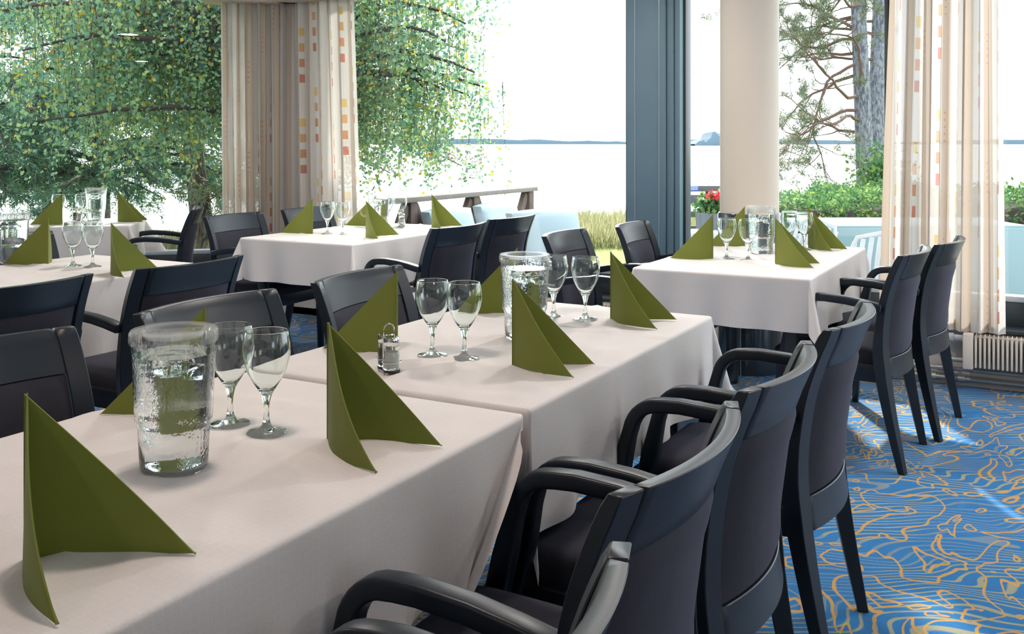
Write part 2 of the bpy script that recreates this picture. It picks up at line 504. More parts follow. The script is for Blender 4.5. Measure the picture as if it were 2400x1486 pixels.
def spline(ctrl, n):
    """Catmull-Rom through the control tuples"""
    P = [np.array(c, float) for c in ctrl]
    P = [2 * P[0] - P[1]] + P + [2 * P[-1] - P[-2]]
    out = []
    segs = len(P) - 3
    for i in range(n + 1):
        t = i / n * segs; k = min(int(t), segs - 1); t -= k
        a, b_, c, d = P[k:k + 4]
        out.append(0.5 * (2 * b_ + (c - a) * t + (2 * a - 5 * b_ + 4 * c - d) * t * t + (3 * b_ - 3 * c + d - a) * t ** 3))
    return out

def add_sweep(bm, pts, lat, wh):
    """rectangular bar: pts path, lat = lateral axis (or one per point), wh = (lateral size, normal size) per point"""
    pts = [Vector(p) for p in pts]
    rings = []
    for i, p in enumerate(pts):
        t = (pts[min(i + 1, len(pts) - 1)] - pts[max(i - 1, 0)]).normalized()
        la = Vector(lat[i] if isinstance(lat, list) else lat).normalized()
        nn = t.cross(la).normalized(); la = nn.cross(t).normalized()
        w_, h_ = wh[i] if isinstance(wh, list) else wh
        rings.append([bm.verts.new(p + la * w_ / 2 * a + nn * h_ / 2 * c) for a, c in ((-1, -1), (1, -1), (1, 1), (-1, 1))])
    for a, c in zip(rings, rings[1:]):
        for k in range(4): bm.faces.new((a[k], a[(k + 1) % 4], c[(k + 1) % 4], c[k]))
    bm.faces.new(list(reversed(rings[0]))); bm.faces.new(rings[-1])
    bmesh.ops.recalc_face_normals(bm, faces=bm.faces)
    return bm

def add_grid_slab(bm, nu, nv, f):
    """closed curved slab: f(u, v, side) -> point, side 0 front / 1 back"""
    G = [[[bm.verts.new(f(i / nu, j / nv, s_)) for j in range(nv + 1)] for i in range(nu + 1)] for s_ in (0, 1)]
    for s_ in (0, 1):
        for i in range(nu):
            for j in range(nv):
                q = (G[s_][i][j], G[s_][i + 1][j], G[s_][i + 1][j + 1], G[s_][i][j + 1])
                bm.faces.new(q if s_ == 0 else tuple(reversed(q)))
    rim = [(i, 0) for i in range(nu)] + [(nu, j) for j in range(nv)] + [(i, nv) for i in range(nu, 0, -1)] + [(0, j) for j in range(nv, 0, -1)]
    for a, c in zip(rim, rim[1:] + rim[:1]):
        bm.faces.new((G[0][c[0]][c[1]], G[0][a[0]][a[1]], G[1][a[0]][a[1]], G[1][c[0]][c[1]]))
    bmesh.ops.recalc_face_normals(bm, faces=bm.faces)
    return bm

def struct(name, bm, mat, parent=None, label=None, **kw):
    o = obj(name, bm, mat, parent, **kw)
    if parent is None: o['kind'] = 'structure'
    if label: o['label'] = label
    return o

# ================================================================== THE ROOM
NY = 5.66          # inner face of the north parapet
CX, CY = -5.0, 5.70
LA = math.radians(42)
ZC = 2.55
def poly_prism(pts, z0, z1):
    bm = B()
    a = [bm.verts.new((x, y, z0)) for x, y in pts]; c = [bm.verts.new((x, y, z1)) for x, y in pts]
    bm.faces.new(list(reversed(a))); bm.faces.new(c)
    n = len(pts)
    for k in range(n): bm.faces.new((a[k], a[(k + 1) % n], c[(k + 1) % n], c[k]))
    bmesh.ops.recalc_face_normals(bm, faces=bm.faces)
    return bm
ROOM = [(-9.6, -4.6), (4.6, -4.6), (4.6, 5.66), (-5.0, 5.66), (-9.16, 1.93), (-9.6, 1.7)]
ROOF = [(-9.8, -4.8), (4.9, -4.8), (4.9, 5.9), (-5.06, 5.9), (-9.3, 2.08), (-9.8, 1.8)]
struct('floor', poly_prism(ROOM, -0.08, 0.0), M['carpet'], label='blue carpet with meandering orange and gold lines')
struct('ceiling', poly_prism(ROOF, ZC, ZC + 0.15), M['ceiling'], label='white ceiling above the dining room')
struct('wall_north', box(-5.0, 4.6, NY, 5.86, -0.3, 0.30), M['wall'], label='low cream wall under the lake windows')
# left wall stands in its own frame: x along the wall, y outwards
LW = Matrix.Translation((CX, CY, 0)) @ Matrix.Rotation(LA, 4, 'Z')
def place_left(o): o.location = (CX, CY, 0); o.rotation_euler = (0, 0, LA); return o
place_left(struct('wall_left', box(-5.6, 0.0, 0.0, 0.2, -0.3, 0.30), M['wall'], label='low wall under the slanted left window'))
bm = box(4.6, 4.8, -4.6, 5.9, -0.1, 0.9); add_box(bm, 4.6, 4.8, -4.6, 5.9, 2.1, ZC)
for y0_, y1_ in ((-4.6, -1.0), (0.4, 2.2), (3.6, 5.9)): add_box(bm, 4.6, 4.8, y0_, y1_, 0.9, 2.1)
struct('wall_east', bm, M['wall'])
struct('wall_south', box(-9.6, 4.8, -4.8, -4.6, -0.1, ZC), M['wall'])
struct('wall_west', box(-9.7, -9.5, -4.8, 1.7, -0.1, ZC), M['wall'])

def window(n, x0, x1, place, label, y=0.10, z0=0.315, z1=2.42, stile=0.05):
    t = thing('window_%d' % n, label, None, kind='structure')
    place(t)
    w_ = x1 - x0
    obj('bottom_rail', box(x0, x1, y - 0.05, y + 0.05, z0, 0.445), M['frame_dark'], t, bevel=0.004)
    obj('glazing_bead', box(x0 + 0.02, x1 - 0.02, y - 0.055, y + 0.03, 0.445, 0.475), M['alu'], t, bevel=0.003)
    obj('top_rail', box(x0, x1, y - 0.05, y + 0.05, z1, z1 + 0.13), M['frame_dark'], t, bevel=0.004)
    for a in (x0, x1 - stile):
        obj('stile', box(a, a + stile, y - 0.05, y + 0.05, 0.475, z1), M['frame_dark'], t, bevel=0.004)
    bm = B(); vs_ = [bm.verts.new(p) for p in ((x0 + stile, y, 0.475), (x1 - stile, y, 0.475), (x1 - stile, y, z1), (x0 + stile, y, z1))]
    bm.faces.new(vs_)
    obj('pane', bm, M['pane'], t, smooth=0)
    obj('sill', box(x0, x1, -0.09 if place is not place_left else -0.07, y - 0.05, 0.30, 0.318), M['frame_dark'], t, bevel=0.004)
    return t
def place_north(o): o.location = (0, NY, 0); return o
window(1, -5.5, -0.10, place_left, 'wide slanted window at left looking onto birch and spruce')
window(2, -4.90, -2.27, place_north, 'large middle window looking onto the lake')
window(3, -1.95, -0.777, place_north, 'narrow window between blue post and right curtain', stile=0.02)
window(4, -0.773, 4.4, place_north, 'right window behind the striped curtain and radiator', stile=0.02)
struct('wall_top_north', box(-5.0, 4.6, NY + 0.02, 5.86, 2.54, 2.7), M['ceiling'])

# blue steel corner post with its flush seams
t = thing('window_post', 'wide slate blue steel post between the lake windows', None, (-2.11, 5.66, 0), 0, kind='structure')
obj('post_body', box(-0.165, 0.085, -0.05, 0.16, 0.0, ZC), M['blue_post'], t, bevel=0.006)
obj('post_flank', box(0.088, 0.128, -0.03, 0.15, 0.0, ZC), M['blue_post'], t, bevel=0.004)
obj('post_jamb', box(0.131, 0.165, -0.015, 0.14, 0.0, ZC), M['blue_post'], t, bevel=0.004)
for x in (-0.11, 0.045):
    obj('seam_strip', box(x, x + 0.003, -0.053, -0.05, 0.0, ZC), M['alu'], t, smooth=0)
t = thing('corner_post', 'solid post behind the curtains in the window corner', None, (CX, CY, 0), 0, kind='structure')
obj('post_leaf', box(-0.22, 0.03, -0.02, 0.20, 0.0, ZC), M['wall'], t, rotz=LA)
obj('post_leaf', box(-0.05, 0.28, -0.06, 0.18, 0.0, ZC), M['wall'], t)
# round column
t = thing('round_column', 'cream round column with dark polished base beside blue post', None, (-1.478, 5.47, 0), 0, kind='structure')
R_ = 0.162
obj('shaft', add_lathe(B(), [(R_, 0.86), (R_, ZC)], 64), M['column'], t, smooth=60)
obj('base_cladding', add_lathe(B(), [(R_ + 0.012, 0.0), (R_ + 0.012, 0.87), (R_ + 0.008, 0.88), (R_, 0.88)], 64), M['column_base'], t, smooth=60)
obj('base_seam', box(-0.002, 0.002, -R_ - 0.015, -R_ - 0.008, 0.0, 0.87), M['alu'], t, smooth=0)
# pelmet over the curtains
def pelmet(x0, x1, place, n, label):
    return place(struct('trim_%d' % n, box(x0, x1, -0.30, -0.06, 2.285, ZC), M['pelmet'], label=label, bevel=0.004))
pelmet(-0.64, 0.115, place_left, 1, 'beige curtain box left of the window corner')
pelmet(-4.9, -4.02, place_north, 2, 'beige curtain box right of the window corner')
# skirting and lower ledge
struct('baseboard_north', box(-5.0, 4.6, NY - 0.02, NY, 0.0, 0.05), M['skirting'])

# radiators along the north wall
def radiator(x0, n, label, valve=True, n_pipe=True):
    t = thing('radiator', label, 'radiator', (x0, 5.55, 0.0))
    L = n * 0.0205
    obj('core', box(0, L, 0.012, 0.075, 0.13, 0.275), M['radiator'], t, smooth=0)
    fin = obj('fin', box(0, 0.011, -0.045, 0.012, 0.125, 0.285), M['radiator'], t, bevel=0.003, segs=1)
    for k in range(1, n): inst(fin, loc=(k * 0.0205, 0, 0))
    gb = B()
    for k in range(n): add_box(gb, k * 0.0205 + 0.004, k * 0.0205 + 0.008, -0.045, 0.08, 0.287, 0.291)
    for y in (-0.045, -0.005, 0.035, 0.076): add_box(gb, 0, L, y, y + 0.004, 0.283, 0.287)
    obj('top_grille', gb, M['radiator'], t, smooth=0)
    for s_ in (0.3, 0.7): obj('wall_bracket', box(L * s_, L * s_ + 0.03, 0.07, 0.11, 0.15, 0.26), M['radiator'], t, smooth=0)
    if valve:
        obj('end_cover', box(-0.055, -0.006, -0.05, 0.07, 0.115, 0.295), M['radiator'], t, bevel=0.006)
        vb = add_tube(B(), [(-0.055, 0.01, 0.262), (-0.135, 0.01, 0.262)], 0.017, 12)
        add_tube(vb, [(-0.10, 0.01, 0.262), (-0.125, 0.01, 0.262)], 0.024, 12)
        obj('valve_head', vb, M['white_plastic'], t)
        pb = add_tube(B(), [(-0.055, 0.01, 0.15), (-0.12, 0.01, 0.15)], 0.014, 10)
        add_tube(pb, [(-0.12, 0.01, 0.175), (-0.12, 0.01, 0.03)], 0.011, 10)
        for z in (0.14, 0.10, 0.055): add_tube(pb, [(-0.12, 0.01, z), (-0.12, 0.01, z + 0.016)], 0.017, 8)
        obj('supply_pipe', pb, M['pipe'], t)
    return t
radiator(-0.335, 46, 'cream finned radiator low under the striped curtain at right')
radiator(-4.0, 82, 'cream finned radiator under the middle lake window', valve=False)
bm = add_tube(B(), [(-1.8, 5.62, 0.088), (4.3, 5.62, 0.088)], 0.011, 10)
for x in (-0.9, -0.66, -0.52): add_tube(bm, [(x, 5.62, 0.088), (x + 0.035, 5.62, 0.088)], 0.016, 10)
tag(obj('heating_pipe', bm, M['pipe']), 'upper grey heating pipe running along the wall foot', 'pipe')
bm = add_tube(B(), [(-1.8, 5.615, 0.04), (4.3, 5.615, 0.04)], 0.012, 10)
for x in (-0.56, -0.42): add_tube(bm, [(x, 5.615, 0.04), (x + 0.035, 5.615, 0.04)], 0.018, 10)
tag(obj('heating_pipe', bm, M['pipe']), 'lower grey heating pipe just above the carpet edge', 'pipe')

# ------------------------------------------------------------------ curtains
def curtain(label, path_bot, path_top, z0, z1, folds, amp, seed, place=None, length_uv=None, uoff=0.0):
    r = random.Random(seed)
    nu, nv = folds * 14, 26
    ph = [r.uniform(-1.1, 1.1) for _ in range(folds + 2)]
    am = [r.uniform(0.35, 1.45) for _ in range(folds + 2)]
    sl = [r.uniform(-1.2, 1.2) for _ in range(folds + 2)]
    P0a, P0b = Vector(path_bot[0]), Vector(path_bot[1]); P1a, P1b = Vector(path_top[0]), Vector(path_top[1])
    V, UV = [], []
    ulen = length_uv or (P0b - P0a).length * 1.9
    for j in range(nv + 1):
        v_ = j / nv
        a = P0a.lerp(P1a, v_); b_ = P0b.lerp(P1b, v_)
        d = (b_ - a); nrm = Vector((-d.y, d.x)).normalized()
        for i in range(nu + 1):
            s_ = i / nu
            k = s_ * folds; kk = int(min(k, folds - 1))
            f = k - kk
            aa = am[kk] * (1 - f) + am[kk + 1] * f; pp = ph[kk] * (1 - f) + ph[kk + 1] * f
            ang = 2 * PI * k + pp + (sl[kk] * (1 - f) + sl[kk + 1] * f) * (v_ - 0.5)
            tight = 1.0 - 0.35 * v_
            off = amp * aa * tight * (math.sin(ang) + 0.35 * math.sin(2.3 * ang + 1 + 1.5 * v_))
            sh = 0.28 * amp * aa * math.sin(2 * ang) 
            p = a + d * s_ + nrm * off + d.normalized() * sh
            V.append((p.x, p.y, z0 + (z1 - z0) * v_)); UV.append((uoff + s_ * ulen, z0 + (z1 - z0) * v_))
    F = [(j * (nu + 1) + i, j * (nu + 1) + i + 1, (j + 1) * (nu + 1) + i + 1, (j + 1) * (nu + 1) + i) for j in range(nv) for i in range(nu)]
    o = npobj('curtain', V, F, M['curtain'], smooth=True)
    uvl = o.data.uv_layers.new(name='UVMap')
    li = np.empty(len(o.data.loops), np.int32); o.data.loops.foreach_get('vertex_index', li)
    uvl.data.foreach_set('uv', np.array(UV, np.float32)[li].ravel())
    tag(o, label, 'curtain')
    if place: place(o)
    return o
curtain('sheer striped curtain hanging on left side of the window corner', ((-0.49, -0.19), (0.06, -0.17)), ((-0.51, -0.18), (0.06, -0.18)), 0.31, 2.30, 6, 0.060, 3, place_left, 1.5)
curtain('striped curtain on right side of the window corner, next to hanging birch', ((-4.93, -0.15), (-4.20, -0.14)), ((-4.93, -0.16), (-4.28, -0.15)), 0.31, 2.30, 7, 0.055, 8, place_north, 1.75, 0.13)
curtain('tall striped curtain at right, above the radiator', ((-0.79, -0.13), (-0.20, -0.14)), ((-0.73, -0.15), (-0.21, -0.15)), 0.305, 2.30, 7, 0.043, 21, place_north, 1.35, 0.05)

# ================================================================== TABLES
TT = 0.74
def make_table(label, x0, x1, y0, y1, loc=(0, 0), rot=0.0, z=TT):
    t = thing('dining_table', label, 'table', (loc[0], loc[1], 0), rot)
    obj('tabletop', box(x0 + 0.006, x1 - 0.006, y0 + 0.006, y1 - 0.006, z - 0.035, z - 0.004), M['frame_dark'], t, bevel=0.004)
    obj('apron', box(x0 + 0.06, x1 - 0.06, y0 + 0.06, y1 - 0.06, z - 0.09, z - 0.035), M['frame_dark'], t, bevel=0.003)
    for x in (x0 + 0.08, x1 - 0.08):
        for y in (y0 + 0.08, y1 - 0.08):
            obj('leg', add_sweep(B(), [(x, y, z - 0.04), (x, y, 0)], (1, 0, 0), [(0.05, 0.05), (0.04, 0.04)]), M['steel'], t, bevel=0.004)
    return t

def edge_fade(u, v_, x0, x1, y0, y1):
    return min(1.0, min(u - x0, x1 - u, v_ - y0, y1 - v_) / 0.06)
def cloth(label, x0, x1, y0, y1, drops, seed, z=TT, loc=(0, 0), rot=0.0, tuck=0.0, fold=0.03, flare=0.62, calm=(), soft_corner=()):
    """drops = overhang at x0, x1, y0, y1"""
    r = random.Random(seed)
    st = 0.018
    def axis(a, b_, da, db):
        k0 = list(np.arange(a - da, a - 0.02, st)) if da > 0.02 else [a - da]
        mid = list(np.linspace(a - 0.016, a + 0.0, 5)) + list(np.linspace(a + 0.02, b_ - 0.02, int((b_ - a) / 0.022))) + list(np.linspace(b_, b_ + 0.016, 5))
        k1 = list(np.arange(b_ + 0.034, b_ + db, st)) + [b_ + db] if db > 0.034 else [b_ + db + 0.02]
        return sorted(set(k0 + mid + k1))
    us = axis(x0, x1, drops[0], drops[1]); vs_ = axis(y0, y1, drops[2], drops[3])
    rd = 0.010
    phs = [[(r.uniform(3.5, 9), r.uniform(0, 6.28), r.uniform(0.3, 1)) for _ in range(4)] for _ in range(4)]
    creases = [(x0 + (x1 - x0) * 0.5, 'x'), (y0 + (y1 - y0) * 0.33, 'y'), (y0 + (y1 - y0) * 0.67, 'y')]
    V, UV = [], []
    for v_ in vs_:
        for u in us:
            ex = (u - x1) if u > x1 else (u - x0 if u < x0 else 0.0)
            ey = (v_ - y1) if v_ > y1 else (v_ - y0 if v_ < y0 else 0.0)
            cx_, cy_ = min(max(u, x0), x1), min(max(v_, y0), y1)
            e = math.hypot(ex, ey)
            px, py, pz = cx_, cy_, z
            if e > 1e-9:
                dx, dy = ex / e, ey / e
                if e < rd * PI / 2:
                    out = rd * math.sin(e / rd); fall = rd * (1 - math.cos(e / rd))
                else:
                    th = math.atan2(abs(ey), abs(ex))
                    al = (0.12 if (ex > 0, ey > 0) in soft_corner else flare) * math.sin(2 * th) ** 2
                    L_ = e - rd * PI / 2
                    out = rd + L_ * (math.sin(al) + (0.02 if abs(ex) > abs(ey) else 0.01)); fall = rd + L_ * math.cos(al)
                    # soft folds in the hanging part, fading towards the corners' own cone
                    side = (0 if ex < 0 else 1) if abs(ex) > abs(ey) else (2 if ey < 0 else 3)
                    s_ = v_ if side < 2 else u
                    wv = 0 if side in calm else sum(a * math.sin(f * 2 * PI * s_ * 0.55 + p) for f, p, a in phs[side]) / 2.2
                    out += fold * wv * (L_ / 0.25) ** 1.3 * (1 - math.sin(2 * th) ** 2 if e else 1)
                px += dx * out; py += dy * out; pz -= fall
                if tuck and ex > 0:
                    lim = y1 - tuck * fall * 1.15
                    if py > lim:
                        over = py - lim
                        py = lim + 0.12 * over * (1 if py < y1 else 0.5)
                        px += 0.045 * over * math.sin(min(over / 0.09, 6.0)) + 0.012 * min(1, over / 0.1) * fall
            else:
                # pressed creases and light waviness on the top
                for c0, ax in creases:
                    dd = (u if ax == 'x' else v_) - c0
                    pz += 0.0045 * math.exp(-(dd / 0.014) ** 2)
                nz = mnoise.noise(Vector((u * 3.1 + seed, v_ * 4.3, seed * 1.7))); nz2 = mnoise.noise(Vector((u * 7 + seed, v_ * 2.2, 4 + seed)))
                pz += 0.0055 * max(0.0, 1 - 5 * abs(nz)) ** 2 * edge_fade(u, v_, x0, x1, y0, y1) + 0.0040 * max(0.0, 1 - 6 * abs(nz2)) ** 2 * edge_fade(u, v_, x0, x1, y0, y1)
                pz += 0.0006 * math.sin(u * 23 + seed + 2 * math.sin(v_ * 9)) * math.sin(v_ * 17 + seed * 2 + u * 6)
            V.append((px, py, pz)); UV.append((u, v_))
    nu, nv = len(us), len(vs_)
    F = [(j * nu + i, j * nu + i + 1, (j + 1) * nu + i + 1, (j + 1) * nu + i) for j in range(nv - 1) for i in range(nu - 1)]
    o = npobj('tablecloth', V, F, M['linen'], smooth=True)
    uvl = o.data.uv_layers.new(name='UVMap')
    li = np.empty(len(o.data.loops), np.int32); o.data.loops.foreach_get('vertex_index', li)
    uvl.data.foreach_set('uv', np.array(UV, np.float32)[li].ravel())
    o.location = (loc[0], loc[1], 0); o.rotation_euler = (0, 0, rot)
    return tag(o, label, 'tablecloth')

make_table('front table of the long row, nearest the camera', -1.645, -0.912, 0.46, 1.685)
cloth('white tablecloth on the nearest table, with big napkins and full water jug', -1.65, -0.907, 0.46, 1.69, (0.24, 0.25, 0.24, 0.02), 1, tuck=1.0, fold=0.022)
make_table('second table of the long row, behind the nearest one', -1.645, -0.917, 1.745, 2.91)
cloth('white tablecloth on the second table, with salt and pepper set', -1.65, -0.912, 1.73, 2.915, (0.24, 0.26, 0.22, 0.26), 2, z=0.742, calm=(2,), soft_corner=((True, False), (False, False)), fold=0.022, flare=0.28)
make_table('table by the cream column at right', -1.545, -0.83, 3.925, 5.20)
cloth('sunlit white tablecloth on the table beside the cream column', -1.55, -0.825, 3.92, 5.205, (0.22, 0.25, 0.22, 0.05), 5, flare=0.3, fold=0.022)
make_table('table in the middle, near the window corner', -3.965, -3.20, 4.10, 5.30)
cloth('white tablecloth on the middle table near the window corner', -3.97, -3.195, 4.095, 5.305, (0.24, 0.26, 0.24, 0.24), 4, flare=0.4)
make_table('left table in front of the window table', -3.985, -3.25, 1.95, 3.12)
cloth('white tablecloth on the left table with two napkins and glasses', -3.99, -3.245, 1.945, 3.125, (0.24, 0.36, 0.24, 0.26), 6, fold=0.02)
FR = math.radians(41)
FL = (-5.19, 4.34)
make_table('small square table against the slanted left window', -0.735, 0.0, 0.0, 0.65, FL, FR)
cloth('white tablecloth on the small table against the slanted window', -0.74, 0.005, -0.005, 0.655, (0.24, 0.24, 0.30, 0.2), 8, loc=FL, rot=FR)

# ================================================================== CHAIRS
def post_y(z):      # side profile of a rear post (local y, back is negative)
    zs = [0.0, 0.22, 0.40, 0.52, 0.66, 0.76, 0.84]
    ys = [-0.265, -0.215, -0.183, -0.180, -0.198, -0.228, -0.262]
    return float(np.interp(z, zs, ys))
def arc(x, sag=0.052, half=0.25): return -sag * (1 - (x / half) ** 2)

def make_chair(label, group):
    t = thing('dining_armchair', label, 'chair', group=group)
    for s_ in (-1, 1):
        ctrl = [(s_ * 0.222, -0.265, 0.0), (s_ * 0.225, -0.215, 0.22), (s_ * 0.228, -0.183, 0.40), (s_ * 0.229, -0.180, 0.52), (s_ * 0.229, -0.198, 0.66), (s_ * 0.229, -0.228, 0.76), (s_ * 0.229, -0.262, 0.84)]
        p = spline(ctrl, 18)
        wh = [(float(np.interp(q[2], [0, 0.42, 0.84], [0.026, 0.046, 0.046])), float(np.interp(q[2], [0, 0.42, 0.55, 0.84], [0.028, 0.050, 0.036, 0.025]))) for q in p]
        pb = add_sweep(B(), [(q[0], q[1] - 0.008 * min(1, q[2] / 0.4), q[2]) for q in p], (1, 0.38 * s_, 0), wh)
        for v in pb.verts:
            if v.co.z > 0.828: v.co.z = 0.8405
            if v.co.z < 0.02: v.co.z = 0.0
        obj('back_post', pb, M['lacquer'], t, bevel=0.002, segs=1)
        obj('leg', add_sweep(B(), [(s_ * 0.236, 0.205, 0.0), (s_ * 0.240, 0.195, 0.43)], (1, 0, 0), [(0.026, 0.028), (0.040, 0.044)]), M['lacquer'], t, bevel=0.004)
        ap = [(s_ * 0.243, 0.188, 0.40), (s_ * 0.245, 0.165, 0.50), (s_ * 0.247, 0.148, 0.575)]
        for k in range(1, 8):
            a = k / 8 * PI / 2
            ap.append((s_ * 0.248, 0.144 - 0.070 * (1 - math.cos(a)), 0.578 + 0.078 * math.sin(a)))
        ap += [(s_ * 0.249, 0.06, 0.658), (s_ * 0.250, 0.02, 0.660), (s_ * 0.251, -0.06, 0.655), (s_ * 0.252, -0.13, 0.645), (s_ * 0.252, -0.195, 0.632)]
        wh = [(0.040, 0.042 if q[2] < 0.57 else 0.032) for q in ap]
        obj('armrest', add_sweep(B(), ap, (1, 0, 0), wh), M['lacquer'], t, bevel=0.007, segs=3)
    # curved top rail, following the lean of the posts
    def rail(z0, z1, xh, name, th, n=20):
        def f(u, v_, s__):
            x = -xh + 2 * xh * u; z = z0 + (z1 - z0) * v_
            return (x, post_y(z) + arc(x) + (th / 2 if s__ == 0 else -th / 2), z)
        return obj(name, add_grid_slab(B(), n, 3, f), M['lacquer'], t, bevel=0.0018, segs=1)
    rail(0.742, 0.84, 0.2055, 'top_rail', 0.024)
    rail(0.355, 0.435, 0.2035, 'lower_rail', 0.028)
    def pad(u, v_, s__):
        x = -0.2015 + 0.403 * u; z = 0.437 + 0.303 * v_
        puff = (1 - (2 * u - 1) ** 6) * (1 - (2 * v_ - 1) ** 8)
        return (x, post_y(z) + arc(x) + ((0.012 + 0.020 * puff) if s__ == 0 else -(0.008 + 0.012 * puff)), z)
    bp = obj('back_pad', add_grid_slab(B(), 14, 12, pad), M['velvet'], t, smooth=60)
    # seat cushion
    def seat(u, v_, s__):
        y = -0.165 + 0.395 * v_
        half = 0.205 + 0.018 * v_
        x = -half + 2 * half * u
        ed = (1 - (2 * u - 1) ** 8) * (1 - (2 * v_ - 1) ** 8)
        if s__ == 0: return (x, y, 0.435 + 0.032 * ed ** 0.6)
        return (x, y, 0.405)
    obj('seat', add_grid_slab(B(), 16, 16, seat), M['velvet'], t, smooth=60)
    ab = B()
    for (xa, ya, xb, yb) in ((-0.224, 0.20, 0.224, 0.20), (-0.215, -0.175, -0.226, 0.19), (0.215, -0.175, 0.226, 0.19)):
        add_sweep(ab, [(xa, ya, 0.372), (xb, yb, 0.372)], (0, 0, 1), (0.068, 0.022))
    obj('seat_apron', ab, M['lacquer'], t, bevel=0.003)
    return t

RIGHT, LEFT = PI / 2, -PI / 2
CH = [
 # x of seat centre, y, rotation, label
 (-0.668, 0.735, RIGHT, 'nearest chair at bottom edge, cut off by the frame', 1),
 (-0.728, 1.360, RIGHT, 'second chair from the camera on right side of long table', 1),
 (-0.728, 1.930, RIGHT, 'third chair from the camera on right side of long table', 1),
 (-0.710, 2.572, RIGHT, 'fourth chair on right side of long table, leaning over blue carpet', 1),
 (-0.745, 4.255, RIGHT - 0.06, 'nearer of two chairs right of the column table', 2),
 (-0.655, 4.780, RIGHT - 0.10, 'farther chair right of the column table, next to right curtain', 2),
 (-1.745, 1.275, LEFT, 'chair at far left behind the biggest water jug and napkin', 3),
 (-1.745, 1.955, LEFT, 'chair facing us directly behind the biggest water jug', 3),
 (-1.730, 2.610, LEFT + 0.06, 'chair facing us behind the salt and pepper set', 3),
 (-1.790, 4.290, LEFT + 0.05, 'left one of two chairs in front of the blue post', 2),
 (-1.690, 4.920, LEFT + 0.06, 'chair standing right in front of the blue post', 2),
 (-2.970, 4.370, RIGHT - 0.03, 'nearer chair at right side of the middle table, turned to it', 4),
 (-3.010, 5.030, RIGHT - 0.05, 'farther chair at right side of middle table, before pale cushions', 4),
 (-4.055, 4.400, LEFT + 0.05, 'lilac-backed chair left of the middle table, before the corner curtain', 4),
 (-4.055, 5.060, LEFT + 0.05, 'chair partly hidden by left napkin of the middle table', 4),
 (-2.990, 2.560, RIGHT, 'chair whose back hides right end of the left table', 5),
 (-3.035, 1.920, RIGHT, 'chair at left edge whose back hides near end of left table', 5),
]
proto = None
for x, y, rz, lab, g in CH:
    grp = {1: 'armchairs on right side of long table', 2: 'armchairs at the column table', 3: 'armchairs on left side of long table', 4: 'armchairs at the middle table', 5: 'armchairs at the left table'}[g]
    if proto is None:
        proto = make_chair('black armchair, ' + lab, grp); proto.location = (x, y, 0); proto.rotation_euler = (0, 0, rz)
    else:
        dup(proto, (x, y, 0), rz, 'black armchair, ' + lab, grp)
# chair at the right end of the small window table, in profile
gx_, gy_ = -4.98 - 0.262 * math.cos(FR), 4.70 - 0.262 * math.sin(FR)
dup(proto, (gx_, gy_, 0), FR + PI / 2 + 0.05, 'black armchair seen edge-on from behind, before a pine trunk at left window', 'armchairs at the window table')
dup(proto, (-4.02, 2.88, 0), LEFT, 'black armchair mostly hidden behind the jug at left edge', 'armchairs at the left table')

# ================================================================== NAPKINS
def make_napkin(a0, a1, seed, flat=0.0, h=0.202, L=0.197):
    """upright folded napkin: two right-angled wings from one vertical spine, directions a0 and a1"""
    r = random.Random(seed)
    parts = []
    for wi, a in enumerate((a0, a1)):
        d = Vector((math.cos(a), math.sin(a), 0)); nn = Vector((-d.y, d.x, 0)) * (1 if wi == 0 else -1)
        other = a1 if wi == 0 else a0
        if nn.dot(Vector((math.cos(other), math.sin(other), 0))) < 0: nn = -nn
        bow = r.uniform(0.014, 0.022) if wi == 0 else r.uniform(0.004, 0.011)
        bm = B(); th = 0.0045
        n = 14
        def f(u, v_, s__, d=d, nn=nn, bow=bow):
            # u along the base, v up to the sloping edge
            s_ = u * L
            top = h * (1 - u) + 0.002
            z = v_ * top
            b_ = bow * math.sin(PI * min(1, u)) * (1 - 0.5 * z / h)
            th_ = th * (0.5 + 0.5 * (1 - v_ ** 6))
            p = d * s_ - nn * b_ + nn * (th_ * (0.5 if s__ == 0 else -0.5)) + nn * th * 0.5
            # the bottom edge lifts a little towards the tip
            return (p.x, p.y, z + 0.004 * u * u * (1 - v_))
        add_grid_slab(bm, n, 8, f)
        parts.append(bm)
    return parts

def napkin(loc, a0, a1, label, seed, group, z=TT, h=0.202, L=0.197):
    t = thing('folded_napkin', label, 'napkin', (loc[0], loc[1], z + 0.0012), 0, group)
    for bm in make_napkin(a0, a1, seed, h=h, L=L):
        o = obj('wing', bm, M['napkin'], t, smooth=50)
    return t
D_ = math.radians
def ang(p, q): return math.atan2(q[1] - p[1], q[0] - p[0])
GA, GB_, GC, GD, GE, GF = ['napkins on the %s table' % s_ for s_ in ('nearest', 'second', 'column', 'middle', 'left', 'window')]
napkin((-1.144, 0.798), ang((-1.144, 0.798), (-0.976, 0.712)), ang((-1.144, 0.798), (-0.951, 0.915)), 'largest green napkin at lower left corner, nearest the camera', 1, GA, h=0.208, L=0.215)
napkin((-1.126, 1.373), D_(-30), D_(18), 'green napkin right of two big wine glasses on nearest table', 2, GA, h=0.208, L=0.21)
napkin((-1.470, 1.418), D_(223), D_(150), 'green napkin half hidden behind the biggest water jug', 3, GA)
napkin((-1.122, 2.048), D_(-18), D_(26), 'green napkin standing in front of jug on second table', 4, GB_, z=0.742)
napkin((-1.148, 2.704), D_(-26), D_(25), 'green napkin at far right end of the second table', 5, GB_, z=0.742)
napkin((-1.441, 2.030), D_(200), D_(150), 'green napkin behind the salt and pepper set', 6, GB_, z=0.742)
napkin((-1.440, 2.665), D_(205), D_(140), 'green napkin just left of the jug on second table', 7, GB_, z=0.742)
napkin((-1.342, 4.356), D_(207), D_(160), 'pale green napkin at front left of the column table', 8, GC)
